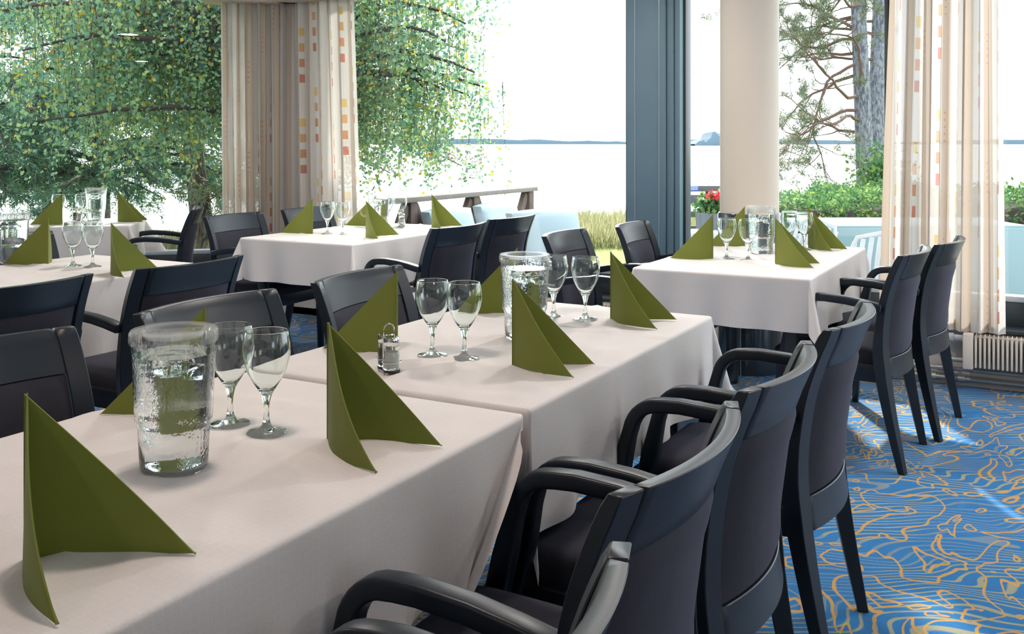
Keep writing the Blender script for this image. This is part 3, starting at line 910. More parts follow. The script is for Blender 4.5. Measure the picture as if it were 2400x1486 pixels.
napkin((-1.366, 4.972), D_(207), D_(160), 'green napkin behind two glasses, before the cream column', 9, GC)
napkin((-1.050, 4.302), D_(-24), D_(29), 'green napkin at front right of the column table', 10, GC)
napkin((-1.069, 5.064), D_(-44), D_(-5), 'green napkin at back right of the column table, before hedge', 11, GC)
napkin((-3.769, 4.461), D_(200), D_(155), 'green napkin at front left of the middle table', 12, GD)
napkin((-3.387, 4.462), D_(-33), D_(50), 'green napkin with open fold at front of middle table', 13, GD)
napkin((-3.433, 5.205), D_(-40), D_(35), 'green napkin at far right of middle table, before pale cushions', 14, GD)
napkin((-3.760, 5.060), D_(207), D_(150), 'green napkin tip showing behind the open fold on middle table', 15, GD)
napkin((-3.814, 2.770), D_(207), D_(140), 'olive napkin left of two glasses on left table', 16, GE)
napkin((-3.354, 2.720), D_(-26), D_(72), 'olive napkin right of two glasses on left table', 17, GE)
fa = FR - PI / 2
napkin((-5.600, 4.170), D_(221), D_(150), 'green napkin left side of the small window table', 18, GF)
napkin((-5.480, 4.500), D_(14), D_(62), 'green napkin right side of the small window table', 19, GF)

# ================================================================== WINE GLASSES
def make_glass():
    t = thing('wine_glass', 'x', 'glass')
    outer = [(0.0, 0.0), (0.0355, 0.0), (0.0368, 0.0015), (0.0355, 0.0035), (0.024, 0.006), (0.014, 0.0095), (0.0075, 0.018), (0.0052, 0.030), (0.0048, 0.042), (0.0058, 0.054), (0.0085, 0.066), (0.0125, 0.076), (0.019, 0.086), (0.0275, 0.100), (0.0355, 0.116), (0.0412, 0.134), (0.0432, 0.150), (0.0425, 0.165), (0.0400, 0.178), (0.0380, 0.187)]
    o = spline(outer[1:], 60)
    o = [(max(0.0, p[0]), max(0.0, p[1])) for p in o]
    inner = [(0.0374, 0.1872), (0.0366, 0.1865), (0.0388, 0.178), (0.0412, 0.165), (0.0419, 0.150), (0.0399, 0.134), (0.0342, 0.116), (0.0262, 0.100), (0.0178, 0.0875), (0.011, 0.0805), (0.005, 0.0785)]
    ii = [(p[0], p[1]) for p in spline(inner, 34)]
    bowl_split = next(k for k, p in enumerate(o) if p[1] > 0.06 and p[0] > 0.007)
    bm = add_lathe(B(), [(0.0, 0.0)] + o + ii + [(0.0, 0.0783)], 40)
    bmesh.ops.recalc_face_normals(bm, faces=bm.faces)
    obj('bowl', bm, M['glass'], t, smooth=180)
    return t
def make_glass2():
    """bowl, stem and foot as parts of one glass body each closed and meeting inside the stem"""
    t = thing('wine_glass', 'x', 'glass')
    foot = [(0.0355, 0.0), (0.0368, 0.0015), (0.0355, 0.0035), (0.024, 0.006), (0.014, 0.0095), (0.0085, 0.0155), (0.0068, 0.021)]
    f_ = [(max(0.0, p[0]), max(0.0, p[1])) for p in spline(foot, 22)]
    bm = add_lathe(B(), [(0.0, 0.0)] + f_ + [(0.0, 0.021)], 40); bmesh.ops.recalc_face_normals(bm, faces=bm.faces)
    obj('foot', bm, M['glass'], t, smooth=50)
    stem = [(0.0068, 0.0212), (0.0053, 0.031), (0.0048, 0.042), (0.0058, 0.054), (0.0088, 0.066), (0.0102, 0.0705)]
    f_ = [(p[0], p[1]) for p in spline(stem, 20)]
    bm = add_lathe(B(), [(0.0, 0.0212)] + f_ + [(0.0, 0.0705)], 24); bmesh.ops.recalc_face_normals(bm, faces=bm.faces)
    obj('stem', bm, M['glass'], t, smooth=50)
    outer = [(0.0103, 0.0708), (0.0135, 0.077), (0.0195, 0.086), (0.0278, 0.100), (0.0355, 0.116), (0.0412, 0.134), (0.0432, 0.150), (0.0425, 0.165), (0.0400, 0.178), (0.0380, 0.187)]
    inner = [(0.0374, 0.1872), (0.0366, 0.1865), (0.0388, 0.178), (0.0412, 0.165), (0.0419, 0.150), (0.0399, 0.134), (0.0342, 0.116), (0.0264, 0.100), (0.0180, 0.0875), (0.011, 0.0805), (0.005, 0.0785)]
    o = [(p[0], p[1]) for p in spline(outer, 34)]; ii = [(p[0], p[1]) for p in spline(inner, 34)]
    bm = add_lathe(B(), [(0.0, 0.0708)] + o + ii + [(0.0, 0.0783)], 40); bmesh.ops.recalc_face_normals(bm, faces=bm.faces)
    obj('bowl', bm, M['glass'], t, smooth=50)
    return t
GL = [
 (-1.2510, 1.353, TT, 'wine glass nearest the camera, beside the biggest jug', 'wine glasses on the nearest table'),
 (-1.3480, 1.361, TT, 'wine glass touching right side of the biggest jug', 'wine glasses on the nearest table'),
 (-1.3390, 2.035, .742, 'left one of two wine glasses near the salt and pepper', 'wine glasses on the second table'),
 (-1.2500, 2.040, .742, 'right one of two wine glasses near the salt and pepper', 'wine glasses on the second table'),
 (-1.2130, 2.669, .742, 'wine glass farthest right on second table, beside a napkin', 'wine glasses on the second table'),
 (-1.3110, 2.655, .742, 'wine glass touching the jug on second table', 'wine glasses on the second table'),
 (-3.6700, 2.784, TT, 'left wine glass of the pair on the left table', 'wine glasses on the left table'),
 (-3.5780, 2.810, TT, 'right wine glass of the pair on the left table', 'wine glasses on the left table'),
 (-1.2840, 4.369, TT, 'left wine glass at the front of the column table', 'wine glasses on the column table'),
 (-1.1860, 4.368, TT, 'front wine glass beside jug on the column table', 'wine glasses on the column table'),
 (-1.1480, 5.000, TT, 'left wine glass at the back of the column table', 'wine glasses on the column table'),
 (-1.0600, 4.930, TT, 'right wine glass at the back of the column table', 'wine glasses on the column table'),
 (-3.6770, 4.481, TT, 'left wine glass at the front of the middle table', 'wine glasses on the middle table'),
 (-3.5660, 4.481, TT, 'right wine glass at the front of the middle table', 'wine glasses on the middle table'),
 (-3.7480, 5.160, TT, 'left wine glass at the back of the middle table', 'wine glasses on the middle table'),
 (-3.6560, 5.180, TT, 'right wine glass at the back of the middle table', 'wine glasses on the middle table'),
 (-5.760, 4.260, TT, 'left wine glass on the small window table', 'wine glasses on the window table'),
 (-5.670, 4.370, TT, 'right wine glass on the small window table', 'wine glasses on the window table'),
]
gp = None
for x, y, z, lab, g in GL:
    if gp is None:
        gp = make_glass2(); gp.location = (x, y, z + 0.0015); gp['label'] = 'clear stemmed ' + lab; gp['group'] = g
    else: dup(gp, (x, y, z + 0.0015), random.uniform(0, 6), 'clear stemmed ' + lab, g)

# ================================================================== WATER JUGS
def make_jug():
    t = thing('water_jug', 'x', 'jug')
    n = 56
    outer = [(0.0, 0.0), (0.050, 0.0), (0.0525, 0.003), (0.0535, 0.012), (0.0560, 0.070), (0.0568, 0.074), (0.0600, 0.080), (0.0606, 0.084), (0.0632, 0.150), (0.0655, 0.200), (0.0660, 0.213)]
    inner = [(0.0632, 0.213), (0.0627, 0.200), (0.0604, 0.150), (0.0578, 0.086), (0.0570, 0.081), (0.0540, 0.074), (0.0532, 0.068), (0.0508, 0.014), (0.047, 0.0075), (0.0, 0.0075)]
    bm = add_lathe(B(), outer + inner, n); bmesh.ops.recalc_face_normals(bm, faces=bm.faces)
    obj('body', bm, M['jug'], t, smooth=35)
    wat = [(0.0, 0.0090), (0.0465, 0.0090), (0.0497, 0.0150), (0.0522, 0.068), (0.0530, 0.0745), (0.0560, 0.0815), (0.0568, 0.0865), (0.0594, 0.150), (0.0612, 0.188), (0.0, 0.188)]
    bm = add_lathe(B(), wat, n); bmesh.ops.recalc_face_normals(bm, faces=bm.faces)
    obj('water', bm, M['water'], t, smooth=35)
    # lid: rim, sunken dish and a notched pouring lip at the front
    lid = [(0.0690, 0.206), (0.0700, 0.210), (0.0695, 0.2225), (0.0670, 0.2265), (0.0500, 0.2265), (0.0470, 0.2240), (0.0440, 0.2160), (0.0, 0.2145), (0.0, 0.2125), (0.0445, 0.2135), (0.0480, 0.2200), (0.0510, 0.2240), (0.0655, 0.2240), (0.0672, 0.2200), (0.0672, 0.206)]
    bm = add_lathe(B(), lid, n, closed=False); 
    bmesh.ops.recalc_face_normals(bm, faces=bm.faces)
    lid_ = obj('lid', bm, M['lid'], t, smooth=35)
    gb = B()
    add_sweep(gb, [(-0.043, 0, 0.2205), (0.043, 0, 0.2205)], (0, 0, 1), (0.012, 0.005))
    obj('lid_grip', gb, M['lid'], lid_, bevel=0.002)
    # pouring lip: a V-shaped spout hanging at the front (local -y)
    def lip(u, v_, s__):
        a = -0.40 + 0.8 * u
        bulge = 0.013 * (1 - (2 * u - 1) ** 2) * v_
        r = 0.0668 + bulge + (0.0016 if s__ == 0 else 0)
        zlow = 0.208 - 0.036 * (1 - abs(2 * u - 1) ** 1.3)
        return (r * math.sin(a), -r * math.cos(a), zlow + (0.218 - zlow) * v_)
    obj('spout', add_grid_slab(B(), 12, 6, lip), M['lid'], lid_, smooth=60)
    hp = [(0, 0.064, 0.196), (0, 0.085, 0.200), (0, 0.108, 0.190), (0, 0.116, 0.165), (0, 0.116, 0.125), (0, 0.108, 0.100), (0, 0.090, 0.088), (0, 0.0615, 0.090)]
    hs = [tuple(p) for p in spline(hp, 26)]
    obj('handle', add_sweep(B(), hs, (1, 0, 0), (0.018, 0.008)), M['lid'], t, bevel=0.002)
    rr = random.Random(5)
    for k in range(7):
        a = rr.uniform(0, 6.28); r = rr.uniform(0.0, 0.030)
        ib = box(-0.011, 0.011, -0.011, 0.011, -0.009, 0.009)
        bmesh.ops.transform(ib, matrix=Matrix.Translation((r * math.cos(a), r * math.sin(a), 0.172 - 0.004 * (k % 3) - 0.006 * (k // 3))) @ Matrix.Rotation(rr.uniform(0, 3), 4, Vector((rr.random(), rr.random(), rr.random())).normalized()), verts=ib.verts)
        obj('ice_cube', ib, M['ice'], t, bevel=0.003)
    return t
def face_cam(x, y): return math.atan2(y, x) - PI / 2       # local -y towards the camera
JG = [(-1.247, 1.134, TT, -0.05, 'biggest water jug with beads of condensation on nearest table'),
      (-1.243, 2.341, .742, 0.3, 'clear jug of iced water in the middle of the second table'),
      (-1.212, 4.700, TT, -0.6, 'clear water jug in the middle of the column table'),
      (-3.560, 4.820, TT, 1.9, 'clear water jug with side handle on the middle table'),
      (-5.620, 4.440, TT, 2.2, 'clear water jug on the small window table'),
      (-4.005, 2.735, TT, 1.4, 'water jug cut by left edge of the picture')]
jp = None
for x, y, z, tw, lab in JG:
    if jp is None:
        jp = make_jug(); jp.location = (x, y, z + 0.002); jp.rotation_euler = (0, 0, face_cam(x, y) + tw); jp['label'] = lab; jp['group'] = 'water jugs'
    else: dup(jp, (x, y, z + 0.002), face_cam(x, y) + tw, lab, 'water jugs')

# ================================================================== SALT AND PEPPER
def make_caddy():
    t = thing('shaker_stand', 'x', 'shaker stand')
    wb_ = B()
    loop = [(0.0, 0.0, 0.008)] + [(0, 0, z) for z in (0.03, 0.06, 0.085)]
    for k in range(0, 13):
        a = k / 12 * PI
        loop.append((0.013 - 0.013 * math.cos(a), 0, 0.096 + 0.016 * math.sin(a)))
    loop += [(0.026, 0, z) for z in (0.085, 0.075)]
    add_tube(wb_, [(p[0] - 0.013, p[1], p[2]) for p in loop], 0.0016, 8)
    obj('wire_handle', wb_, M['chrome'], t)
    tb = B()
    for y in (-0.021, 0.021):
        add_tube(tb, [(0.0215 * math.cos(2 * PI * k / 20), y + 0.0215 * math.sin(2 * PI * k / 20), 0.030) for k in range(21)], 0.0016, 6)
    add_sweep(tb, [(0, -0.030, 0.004), (0, 0.030, 0.004)], (1, 0, 0), (0.030, 0.003))
    obj('holder', tb, M['chrome'], t)
    return t
def make_shaker(fill):
    t = thing('shaker', 'x', 'shaker')
    o = [(0.0, 0.006), (0.0175, 0.006), (0.0185, 0.009), (0.0185, 0.040), (0.0165, 0.046), (0.0170, 0.054), (0.0180, 0.060)]
    i = [(0.0166, 0.060), (0.0156, 0.054), (0.0152, 0.046), (0.0171, 0.040), (0.0171, 0.0105), (0.0, 0.0085)]
    bm = add_lathe(B(), o + i, 28); bmesh.ops.recalc_face_normals(bm, faces=bm.faces)
    obj('glass_body', bm, M['glass'], t, smooth=45)
    top = 0.047 if fill == 'salt' else 0.052
    obj('filling', add_lathe(B(), [(0.0, 0.0110), (0.0164, 0.0112), (0.0164, 0.038), (0.0146, min(top, 0.046)), (0.0146, top), (0.0, top)], 24), M[fill], t, smooth=45)
    obj('cap', add_lathe(B(), [(0.0175, 0.0605), (0.0182, 0.062), (0.0182, 0.074), (0.0165, 0.080), (0.0, 0.081)], 28), M['chrome'], t, smooth=45)
    obj('foot_ring', add_lathe(B(), [(0.0, 0.0), (0.0190, 0.0), (0.0195, 0.003), (0.0190, 0.0058), (0.0, 0.0058)], 28), M['black_plastic'], t, smooth=45)
    return t
cad0 = sal0 = pep0 = None
for x, y, z, rz, where in ((-1.327, 1.835, .742, YAW + 0.45, 'on the second table'), (-3.560, 5.060, TT, YAW + 0.2, 'at the back of the middle table'), (-5.752, 4.400, TT, YAW + 1.2, 'on the small window table')):
    R2 = Matrix.Rotation(rz, 3, 'Z')
    ps = R2 @ Vector((0, -0.021, 0)); pp = R2 @ Vector((0, 0.021, 0))
    loc = [(x, y, z + 0.002), (x + ps.x, y + ps.y, z + 0.0022 + 0.006), (x + pp.x, y + pp.y, z + 0.0022 + 0.006)]
    labs = ['chrome wire shaker stand with loop handle ' + where, 'salt shaker with chrome cap in the stand ' + where, 'dark pepper shaker with chrome cap in the stand ' + where]
    if cad0 is None:
        cad0, sal0, pep0 = make_caddy(), make_shaker('salt'), make_shaker('pepper')
        for o, l_, s_ in zip((cad0, sal0, pep0), loc, labs): o.location = l_; o.rotation_euler = (0, 0, rz); o['label'] = s_
    else:
        for o, l_, s_ in zip((cad0, sal0, pep0), loc, labs): dup(o, l_, rz, s_)

# ================================================================== OUTDOORS
GZ = -0.30
def ground():
    bm = B()
    # lawn: near edge under the house, a bank that falls to the water at a far edge of varying distance
    edge = [(-30, 14.6), (-5, 14.9), (-3, 15.6), (0, 19.5), (5, 22), (40, 24)]
    V = [[bm.verts.new(cam_pt(5.0, l, GZ)) for l, d in edge], [bm.verts.new(cam_pt(d, l, GZ)) for l, d in edge], [bm.verts.new(cam_pt(d + 5, l, -2.4)) for l, d in edge]]
    for a, c in zip(V, V[1:]):
        for k in range(len(edge) - 1): bm.faces.new((a[k], a[k + 1], c[k + 1], c[k]))
    return obj('lawn', bm, M['lawn'], smooth=0)
tag(ground(), 'pale sunlit lawn between house and lake', None, kind='structure')
bm = B(); q = [cam_pt(14, -600), cam_pt(14, 600), cam_pt(2600, 2600), cam_pt(2600, -2600)]
bm.faces.new([bm.verts.new((p.x, p.y, -2.0)) for p in q])
tag(obj('lake', bm, M['lake'], smooth=0), 'bright pale lake filling the view to the far shore', None, kind='structure')

def forest(d, l0, l1, h, name, label, seed):
    r = random.Random(seed); n = 160
    bm = B(); F, Bk = [], []
    for k in range(n + 1):
        l = l0 + (l1 - l0) * k / n
        hh = h * (0.75 + 0.25 * math.sin(k * 0.21) + r.uniform(-0.12, 0.12)) * min(1, 0.15 + 4 * k / n, 0.15 + 4 * (n - k) / n)
        p = cam_pt(d, l); q = cam_pt(d + 60, l)
        F.append((bm.verts.new((p.x, p.y, -2.0)), bm.verts.new((p.x, p.y, -2 + hh))))
        Bk.append((bm.verts.new((q.x, q.y, -2.0)), bm.verts.new((q.x, q.y, -2 + hh * 0.9))))
    for k in range(n):
        bm.faces.new((F[k][0], F[k + 1][0], F[k + 1][1], F[k][1])); bm.faces.new((F[k][1], F[k + 1][1], Bk[k + 1][1], Bk[k][1]))
        bm.faces.new((Bk[k][0], Bk[k][1], Bk[k + 1][1], Bk[k + 1][0]))
    o = obj(name, bm, M['far_trees'], smooth=0)
    return tag(o, label, None, kind='structure')
forest(2300, -1600, 2000, 13, 'far_shore', 'thin blue-grey wooded far shore on the horizon', 1)
forest(1100, 205, 300, 15, 'island', 'small wooded island right of the blue post', 2)

# --- leaf clouds
def rand_dirs(n):
    v = rng.normal(size=(n, 3)); return v / np.linalg.norm(v, axis=1, keepdims=True)
def leaf_quads(P, size, aspect=0.7, droop=None):
    """bent rhombic leaves at points P"""
    n = len(P)
    a = rand_dirs(n)
    if droop is not None:
        a = a * (1 - droop) + np.array([0, 0, -1.0]) * droop; a /= np.linalg.norm(a, axis=1, keepdims=True)
    b_ = np.cross(a, rand_dirs(n)); b_ /= np.linalg.norm(b_, axis=1, keepdims=True)
    c = np.cross(a, b_)
    s_ = size * rng.uniform(0.7, 1.25, (n, 1))
    v0 = P; v1 = P + a * s_ * 0.45 + b_ * s_ * aspect * 0.5 + c * s_ * 0.1; v2 = P + a * s_; v3 = P + a * s_ * 0.45 - b_ * s_ * aspect * 0.5 + c * s_ * 0.1
    V = np.stack([v0, v1, v2, v3], 1).reshape(-1, 3)
    F = np.arange(4 * n).reshape(-1, 4)
    return V, F
def blades(P, Dv, length, width):
    """thin needle triangles from P along Dv"""
    n = len(P)
    sdir = np.cross(Dv, rand_dirs(n)); sdir /= (np.linalg.norm(sdir, axis=1, keepdims=True) + 1e-9)
    L_ = length * rng.uniform(0.7, 1.3, (n, 1))
    V = np.stack([P - sdir * width / 2, P + sdir * width / 2, P + Dv * L_], 1).reshape(-1, 3)
    return V, np.arange(3 * n).reshape(-1, 3)

CAMR = np.array([cs, sn, 0.0]); CAMF = np.array([-sn, cs, 0.0])
# --- weeping birch in front of the window corner
def birch():
    base = cam_pt(11.2, -2.55, GZ)
    t = thing('weeping_birch', 'weeping birch with hanging strands behind the window corner', 'tree', base)
    b0 = np.array(base)
    bm = add_tube(B(), [(0, 0, 0), (0.03, 0, 1.2), (-0.02, 0.03, 2.6), (0.05, 0.0, 4.2), (0.0, 0.05, 5.6)], [0.17, 0.14, 0.12, 0.09, 0.04], 14)
    bm_ = None
    obj('trunk', bm, M['bark'], t)
    lb = B(); tips = []
    r = random.Random(4)
    for k in range(58):
        if k < 24:
            a = YAW + PI + r.uniform(-0.55, 0.45); L_ = r.uniform(1.8, 3.9); z0 = r.uniform(1.8, 3.6)
        elif k < 36:
            a = YAW + r.uniform(-0.5, 0.4); L_ = r.uniform(1.5, 2.7); z0 = r.uniform(1.7, 3.4)
        else:
            a = r.uniform(0, 2 * PI); L_ = r.uniform(0.9, 2.1); z0 = r.uniform(2.0, 4.6)
        d = np.array([math.cos(a), math.sin(a), 0])
        rise = r.uniform(0.3, 1.1)
        pts = []
        for q in range(9):
            s_ = q / 8
            w_ = np.array([r.uniform(-0.07, 0.07), r.uniform(-0.07, 0.07), r.uniform(-0.05, 0.05)]) * s_
            pts.append(d * L_ * s_ + np.array([0, 0, z0 + rise * math.sin(s_ * 2.2) * 0.9 - 0.25 * s_]) + w_)
        add_tube(lb, [tuple(p) for p in pts], [0.05 * (1 - 0.85 * q / 8) + 0.004 for q in range(9)], 6, cap=False)
        tips.append(pts)
    obj('limbs', lb, M['twig'], t)
    # hanging strands from the limbs
    LP, tw = [], B(); ns = 0
    for pts in tips:
        for s_ in np.linspace(0.25, 1.0, 19):
            k = s_ * 8; i = min(int(k), 7); p = pts[i] + (pts[i + 1] - pts[i]) * (k - i)
            for _ in range(2):
                o = p + rng.normal(0, 0.16, 3) * np.array([1, 1, 0.4])
                H_ = rng.uniform(0.35, 1.5) * (1.0 if rng.random() < 0.8 else 1.5)
                zb = max(o[2] - H_, 1.0 + rng.exponential(0.45))
                if zb > o[2] - 0.2: zb = o[2] - 0.2
                drift = rng.normal(0, 0.10, 2)
                m_ = int((o[2] - zb) / 0.038) + 4
                tt = np.linspace(0, 1, m_)[:, None]
                line_ = o + np.concatenate([tt * drift[0], tt * drift[1], -(o[2] - zb) * tt], 1)
                LP.append(line_ + rng.normal(0, 0.045, (m_, 3)) * np.array([1, 1, 0.6]))
                ns += 1
                if ns % 2 == 0: add_tube(tw, [tuple(line_[0]), tuple(line_[m_ // 2] + rng.normal(0, 0.01, 3)), tuple(line_[-1])], [0.004, 0.003, 0.0015], 3, cap=False)
    P = np.concatenate(LP)
    V, F = leaf_quads(P, 0.054, 0.78, 0.35)
    tag(npobj('leaves', V, F, M['birch_leaf'], t), kind='stuff')
    tag(obj('twigs', tw, M['twig'], t), kind='stuff')
    return len(P)
birch()

# --- conifers
def conifer(base, h, tr, label, name, mat, bark, levels, zlo, reach, droop, seed, n_need=60, nl=0.13, lean=(0, 0), arc0=0.0, arc1=2 * PI, tufts=False, twigmat='twig'):
    r = random.Random(seed)
    t = thing(name, label, 'tree', base)
    pts = [(lean[0] * s_ , lean[1] * s_, h * s_) for s_ in np.linspace(0, 1, 9)]
    obj('trunk', add_tube(B(), pts, [tr * (1.12 if k == 0 else 1 - 0.09 * k) for k in range(9)], 16), M[bark], t)
    bb = B(); NP, ND = [], []
    for k in range(levels):
        z0 = zlo + (h - zlo) * (k / levels) ** (1.15 if tufts else 1.6) + r.uniform(-0.1, 0.1)
        a = r.uniform(arc0, arc1)
        L_ = reach * (1 - 0.55 * k / levels) * r.uniform(0.65, 1.1)
        d = np.array([math.cos(a), math.sin(a), 0]); sd_ = np.array([-d[1], d[0], 0])
        q = z0 / h
        o = np.array([lean[0] * q, lean[1] * q, z0])
        bp = []
        for i in range(8):
            s_ = i / 7
            bp.append(o + d * L_ * s_ + np.array([0, 0, 0.18 * L_ * math.sin(s_ * 2) - droop * L_ * s_ * s_]) + sd_ * 0.12 * L_ * math.sin(s_ * 3 + k) * s_ * (1.6 if tufts else 0.6))
        add_tube(bb, [tuple(p) for p in bp], [0.045 * (1 - 0.85 * i / 7) * (L_ / 3) + 0.004 for i in range(8)], 5, cap=False)
        nt = int(11 * L_)
        for j in range(nt):
            s_ = r.uniform(0.18 if not tufts else 0.35, 1.0); i = min(int(s_ * 7), 6); p = bp[i] + (bp[i + 1] - bp[i]) * (s_ * 7 - i)
            side = r.choice((-1, 1))
            td = d * r.uniform(0.2, 0.9) + sd_ * side * r.uniform(0.4, 1.0) + np.array([0, 0, r.uniform(-0.75, 0.0) if not tufts else r.uniform(-0.2, 0.5)])
            td /= np.linalg.norm(td); tl = r.uniform(0.25, 0.75) * (0.75 if tufts else 1)
            e = p + td * tl - np.array([0, 0, 0.18 * tl])
            if j % 2 == 0: add_tube(bb, [tuple(p), tuple(e)], [0.007, 0.003], 3, cap=False)
            m_ = int(n_need * tl)
            if tufts:
                ss = rng.uniform(0.5, 1.05, (m_, 1)); jit = 0.05
            else:
                ss = rng.uniform(0.05, 1.05, (m_, 1)); jit = 0.03
            NP.append(p + (e - p) * ss + rng.normal(0, jit, (m_, 3)))
            dd = rand_dirs(m_) * 0.85 + td * (0.8 if not tufts else 0.5) + np.array([0, 0, -0.15 if not tufts else 0.25])
            ND.append(dd / np.linalg.norm(dd, axis=1, keepdims=True))
    obj('branches', bb, M[twigmat], t)
    V, F = blades(np.concatenate(NP), np.concatenate(ND), nl, nl * 0.16)
    tag(npobj('needles', V, F, M[mat], t), kind='stuff')
    return t
conifer(cam_pt(14.3, -6.0, GZ), 8.5, 0.14, 'dark spruce with drooping boughs and straight trunk, far left', 'spruce', 'needle', 'bark', 60, 0.95, 2.7, 0.26, 1, 130, 0.11)
conifer(cam_pt(14.2, -7.9, GZ), 8.5, 0.15, 'dark spruce crowding the left edge of the picture', 'spruce', 'needle', 'bark', 60, 0.95, 2.8, 0.26, 2, 130, 0.11)
conifer(cam_pt(13.0, -4.05, GZ), 9.0, 0.145, 'rough-barked pine trunk beyond the lilac-backed chair', 'pine', 'pine_needle', 'bark', 26, 2.0, 2.3, 0.12, 3, 55, 0.11, lean=(-0.9, -0.5), tufts=True)
conifer(cam_pt(14.4, -3.62, GZ), 8.0, 0.10, 'pine with rusty needles reaching over the lake at left', 'pine', 'pine_needle', 'bark', 44, 1.0, 2.9, 0.24, 6, 90, 0.11, tufts=True, twigmat='red_twig')
def old_pine(base, h, tr, label, lean, seed, nbr, a_mid, a_span, zlo, zhi, reach):
    r = random.Random(seed)
    t = thing('pine', label, 'tree', base)
    pts = [(lean[0] * q, lean[1] * q, h * q) for q in np.linspace(0, 1, 9)]
    obj('trunk', add_tube(B(), pts, [tr * (1.1 if k == 0 else 1 - 0.07 * k) for k in range(9)], 16), M['bark_grey'], t)
    bb = B(); NP, ND = [], []
    def rv(k): return np.array([r.gauss(0, k), r.gauss(0, k), r.gauss(0, k)])
    def grow(p, d, L_, rad, depth):
        n = max(4, int(L_ / 0.16)); pts_ = [p]; dirs = [d]
        for i in range(n):
            d = d + rv(0.20); d[2] += 0.05 if depth else -0.035; d = d / np.linalg.norm(d)
            p = p + d * (L_ / n); pts_.append(p); dirs.append(d)
            s_ = (i + 1) / n
            if depth < 2 and s_ > 0.22 and r.random() < (0.62 if depth == 0 else 0.5):
                sd_ = np.cross(d, [0, 0, 1]) * r.choice((-1, 1)) * r.uniform(0.5, 1.0) + d * 0.6 + rv(0.25)
                grow(p, sd_ / np.linalg.norm(sd_), L_ * r.uniform(0.28, 0.5) * (1.15 - 0.5 * s_), rad * 0.5 * (1 - 0.5 * s_), depth + 1)
            if (depth == 2 and s_ > 0.25) or (depth == 1 and s_ > 0.6) or (depth == 0 and s_ > 0.9):
                m_ = 26
                c = p + rng.normal(0, 0.035, (m_, 3)) + np.array([0, 0, 0.03])
                dd = rand_dirs(m_) * 0.9 + d * 0.5 + np.array([0, 0, 0.35])
                NP.append(c); ND.append(dd / np.linalg.norm(dd, axis=1, keepdims=True))
        add_tube(bb, [tuple(q) for q in pts_], [max(0.003, rad * (1 - 0.8 * i / n)) for i in range(n + 1)], 5, cap=False)
    for k in range(nbr):
        z0 = zlo + (zhi - zlo) * (k + r.random() * 0.6) / nbr
        a = a_mid + r.uniform(-a_span, a_span)
        d = np.array([math.cos(a), math.sin(a), r.uniform(-0.15, 0.18)])
        grow(np.array([lean[0] * z0 / h, lean[1] * z0 / h, z0]), d / np.linalg.norm(d), reach * r.uniform(0.6, 1.1), 0.038, 0)
    obj('branches', bb, M['red_twig'], t)
    V, F = blades(np.concatenate(NP), np.concatenate(ND), 0.10, 0.013)
    tag(npobj('needles', V, F, M['pine_needle'], t), kind='stuff')
old_pine(cam_pt(19, 6.88, GZ), 11, 0.18, 'left stem of the two grey pine trunks at right', (-0.40, -0.20), 4, 17, YAW + PI, 0.75, 1.7, 5.6, 2.7)
old_pine(cam_pt(19.5, 7.16, GZ), 11, 0.19, 'right stem of the two grey pine trunks, beside the dark mullion', (0.36, 0.20), 5, 5, YAW + PI - 0.2, 0.5, 3.0, 5.5, 1.8)

# --- hedges
def hedge(d0, d1, l0, l1, h, label, n, seed, round_=0.0):
    c = cam_pt((d0 + d1) / 2, (l0 + l1) / 2, GZ)
    t = thing('hedge', label, 'hedge', c, YAW)
    hl, hd = (l1 - l0) / 2, (d1 - d0) / 2
    obj('twig_core', box(-hl + 0.08, hl - 0.08, -hd + 0.08, hd - 0.08, 0, h - 0.09), M['twig'], t, bevel=0.1, segs=3)
    P = []
    per = [(2 * hl * h, 0), (2 * hl * 2 * hd, 1), (2 * hd * h, 2), (2 * hd * h, 3)]
    tot = sum(a for a, _ in per)
    for a, k in per:
        m_ = int(n * a / tot); u = rng.uniform(-1, 1, m_); v_ = rng.uniform(0, 1, m_)
        if k == 0: q = np.stack([u * hl, np.full(m_, -hd), v_ * h], 1)
        elif k == 1: q = np.stack([u * hl, (v_ * 2 - 1) * hd, np.full(m_, h)], 1)
        elif k == 2: q = np.stack([np.full(m_, hl), u * hd, v_ * h], 1)
        else: q = np.stack([np.full(m_, -hl), u * hd, v_ * h], 1)
        P.append(q + rng.normal(0, 0.045, (m_, 3)) + np.stack([np.zeros(m_), np.zeros(m_), 0.05 * np.sin(q[:, 0] * 4)], 1))
    V, F = leaf_quads(np.concatenate(P), 0.065, 0.6)
    tag(npobj('leaves', V, F, M['hedge_leaf'], t), kind='stuff')
hedge(11.6, 13.8, 3.2, 5.05, 0.86, 'clipped green hedge outside, right of the cream column', 9000, 1)
hedge(11.2, 13.0, 5.6, 9.0, 0.92, 'clipped green hedge seen at the right edge past the curtain', 8000, 2)
hedge(15.2, 16.4, 5.0, 6.6, 0.84, 'low pale hedge behind the clipped hedge, at foot of pines', 5000, 3)
def bush():
    c = cam_pt(16.9, 6.35, GZ)
    t = thing('bush', 'small bright bush at the foot of the grey pine trunks', 'bush', c)
    obj('stems', add_tube(B(), [(0, 0, 0), (0.05, 0, 0.5), (0.0, 0.05, 0.9)], [0.03, 0.02, 0.01], 6), M['twig'], t)
    P = rng.normal(0, 1, (1500, 3)) * np.array([0.20, 0.20, 0.26]) + np.array([0, 0, 0.95])
    V, F = leaf_quads(P, 0.09, 0.6)
    tag(npobj('leaves', V, F, M['hedge_leaf'], t), kind='stuff')
bush()
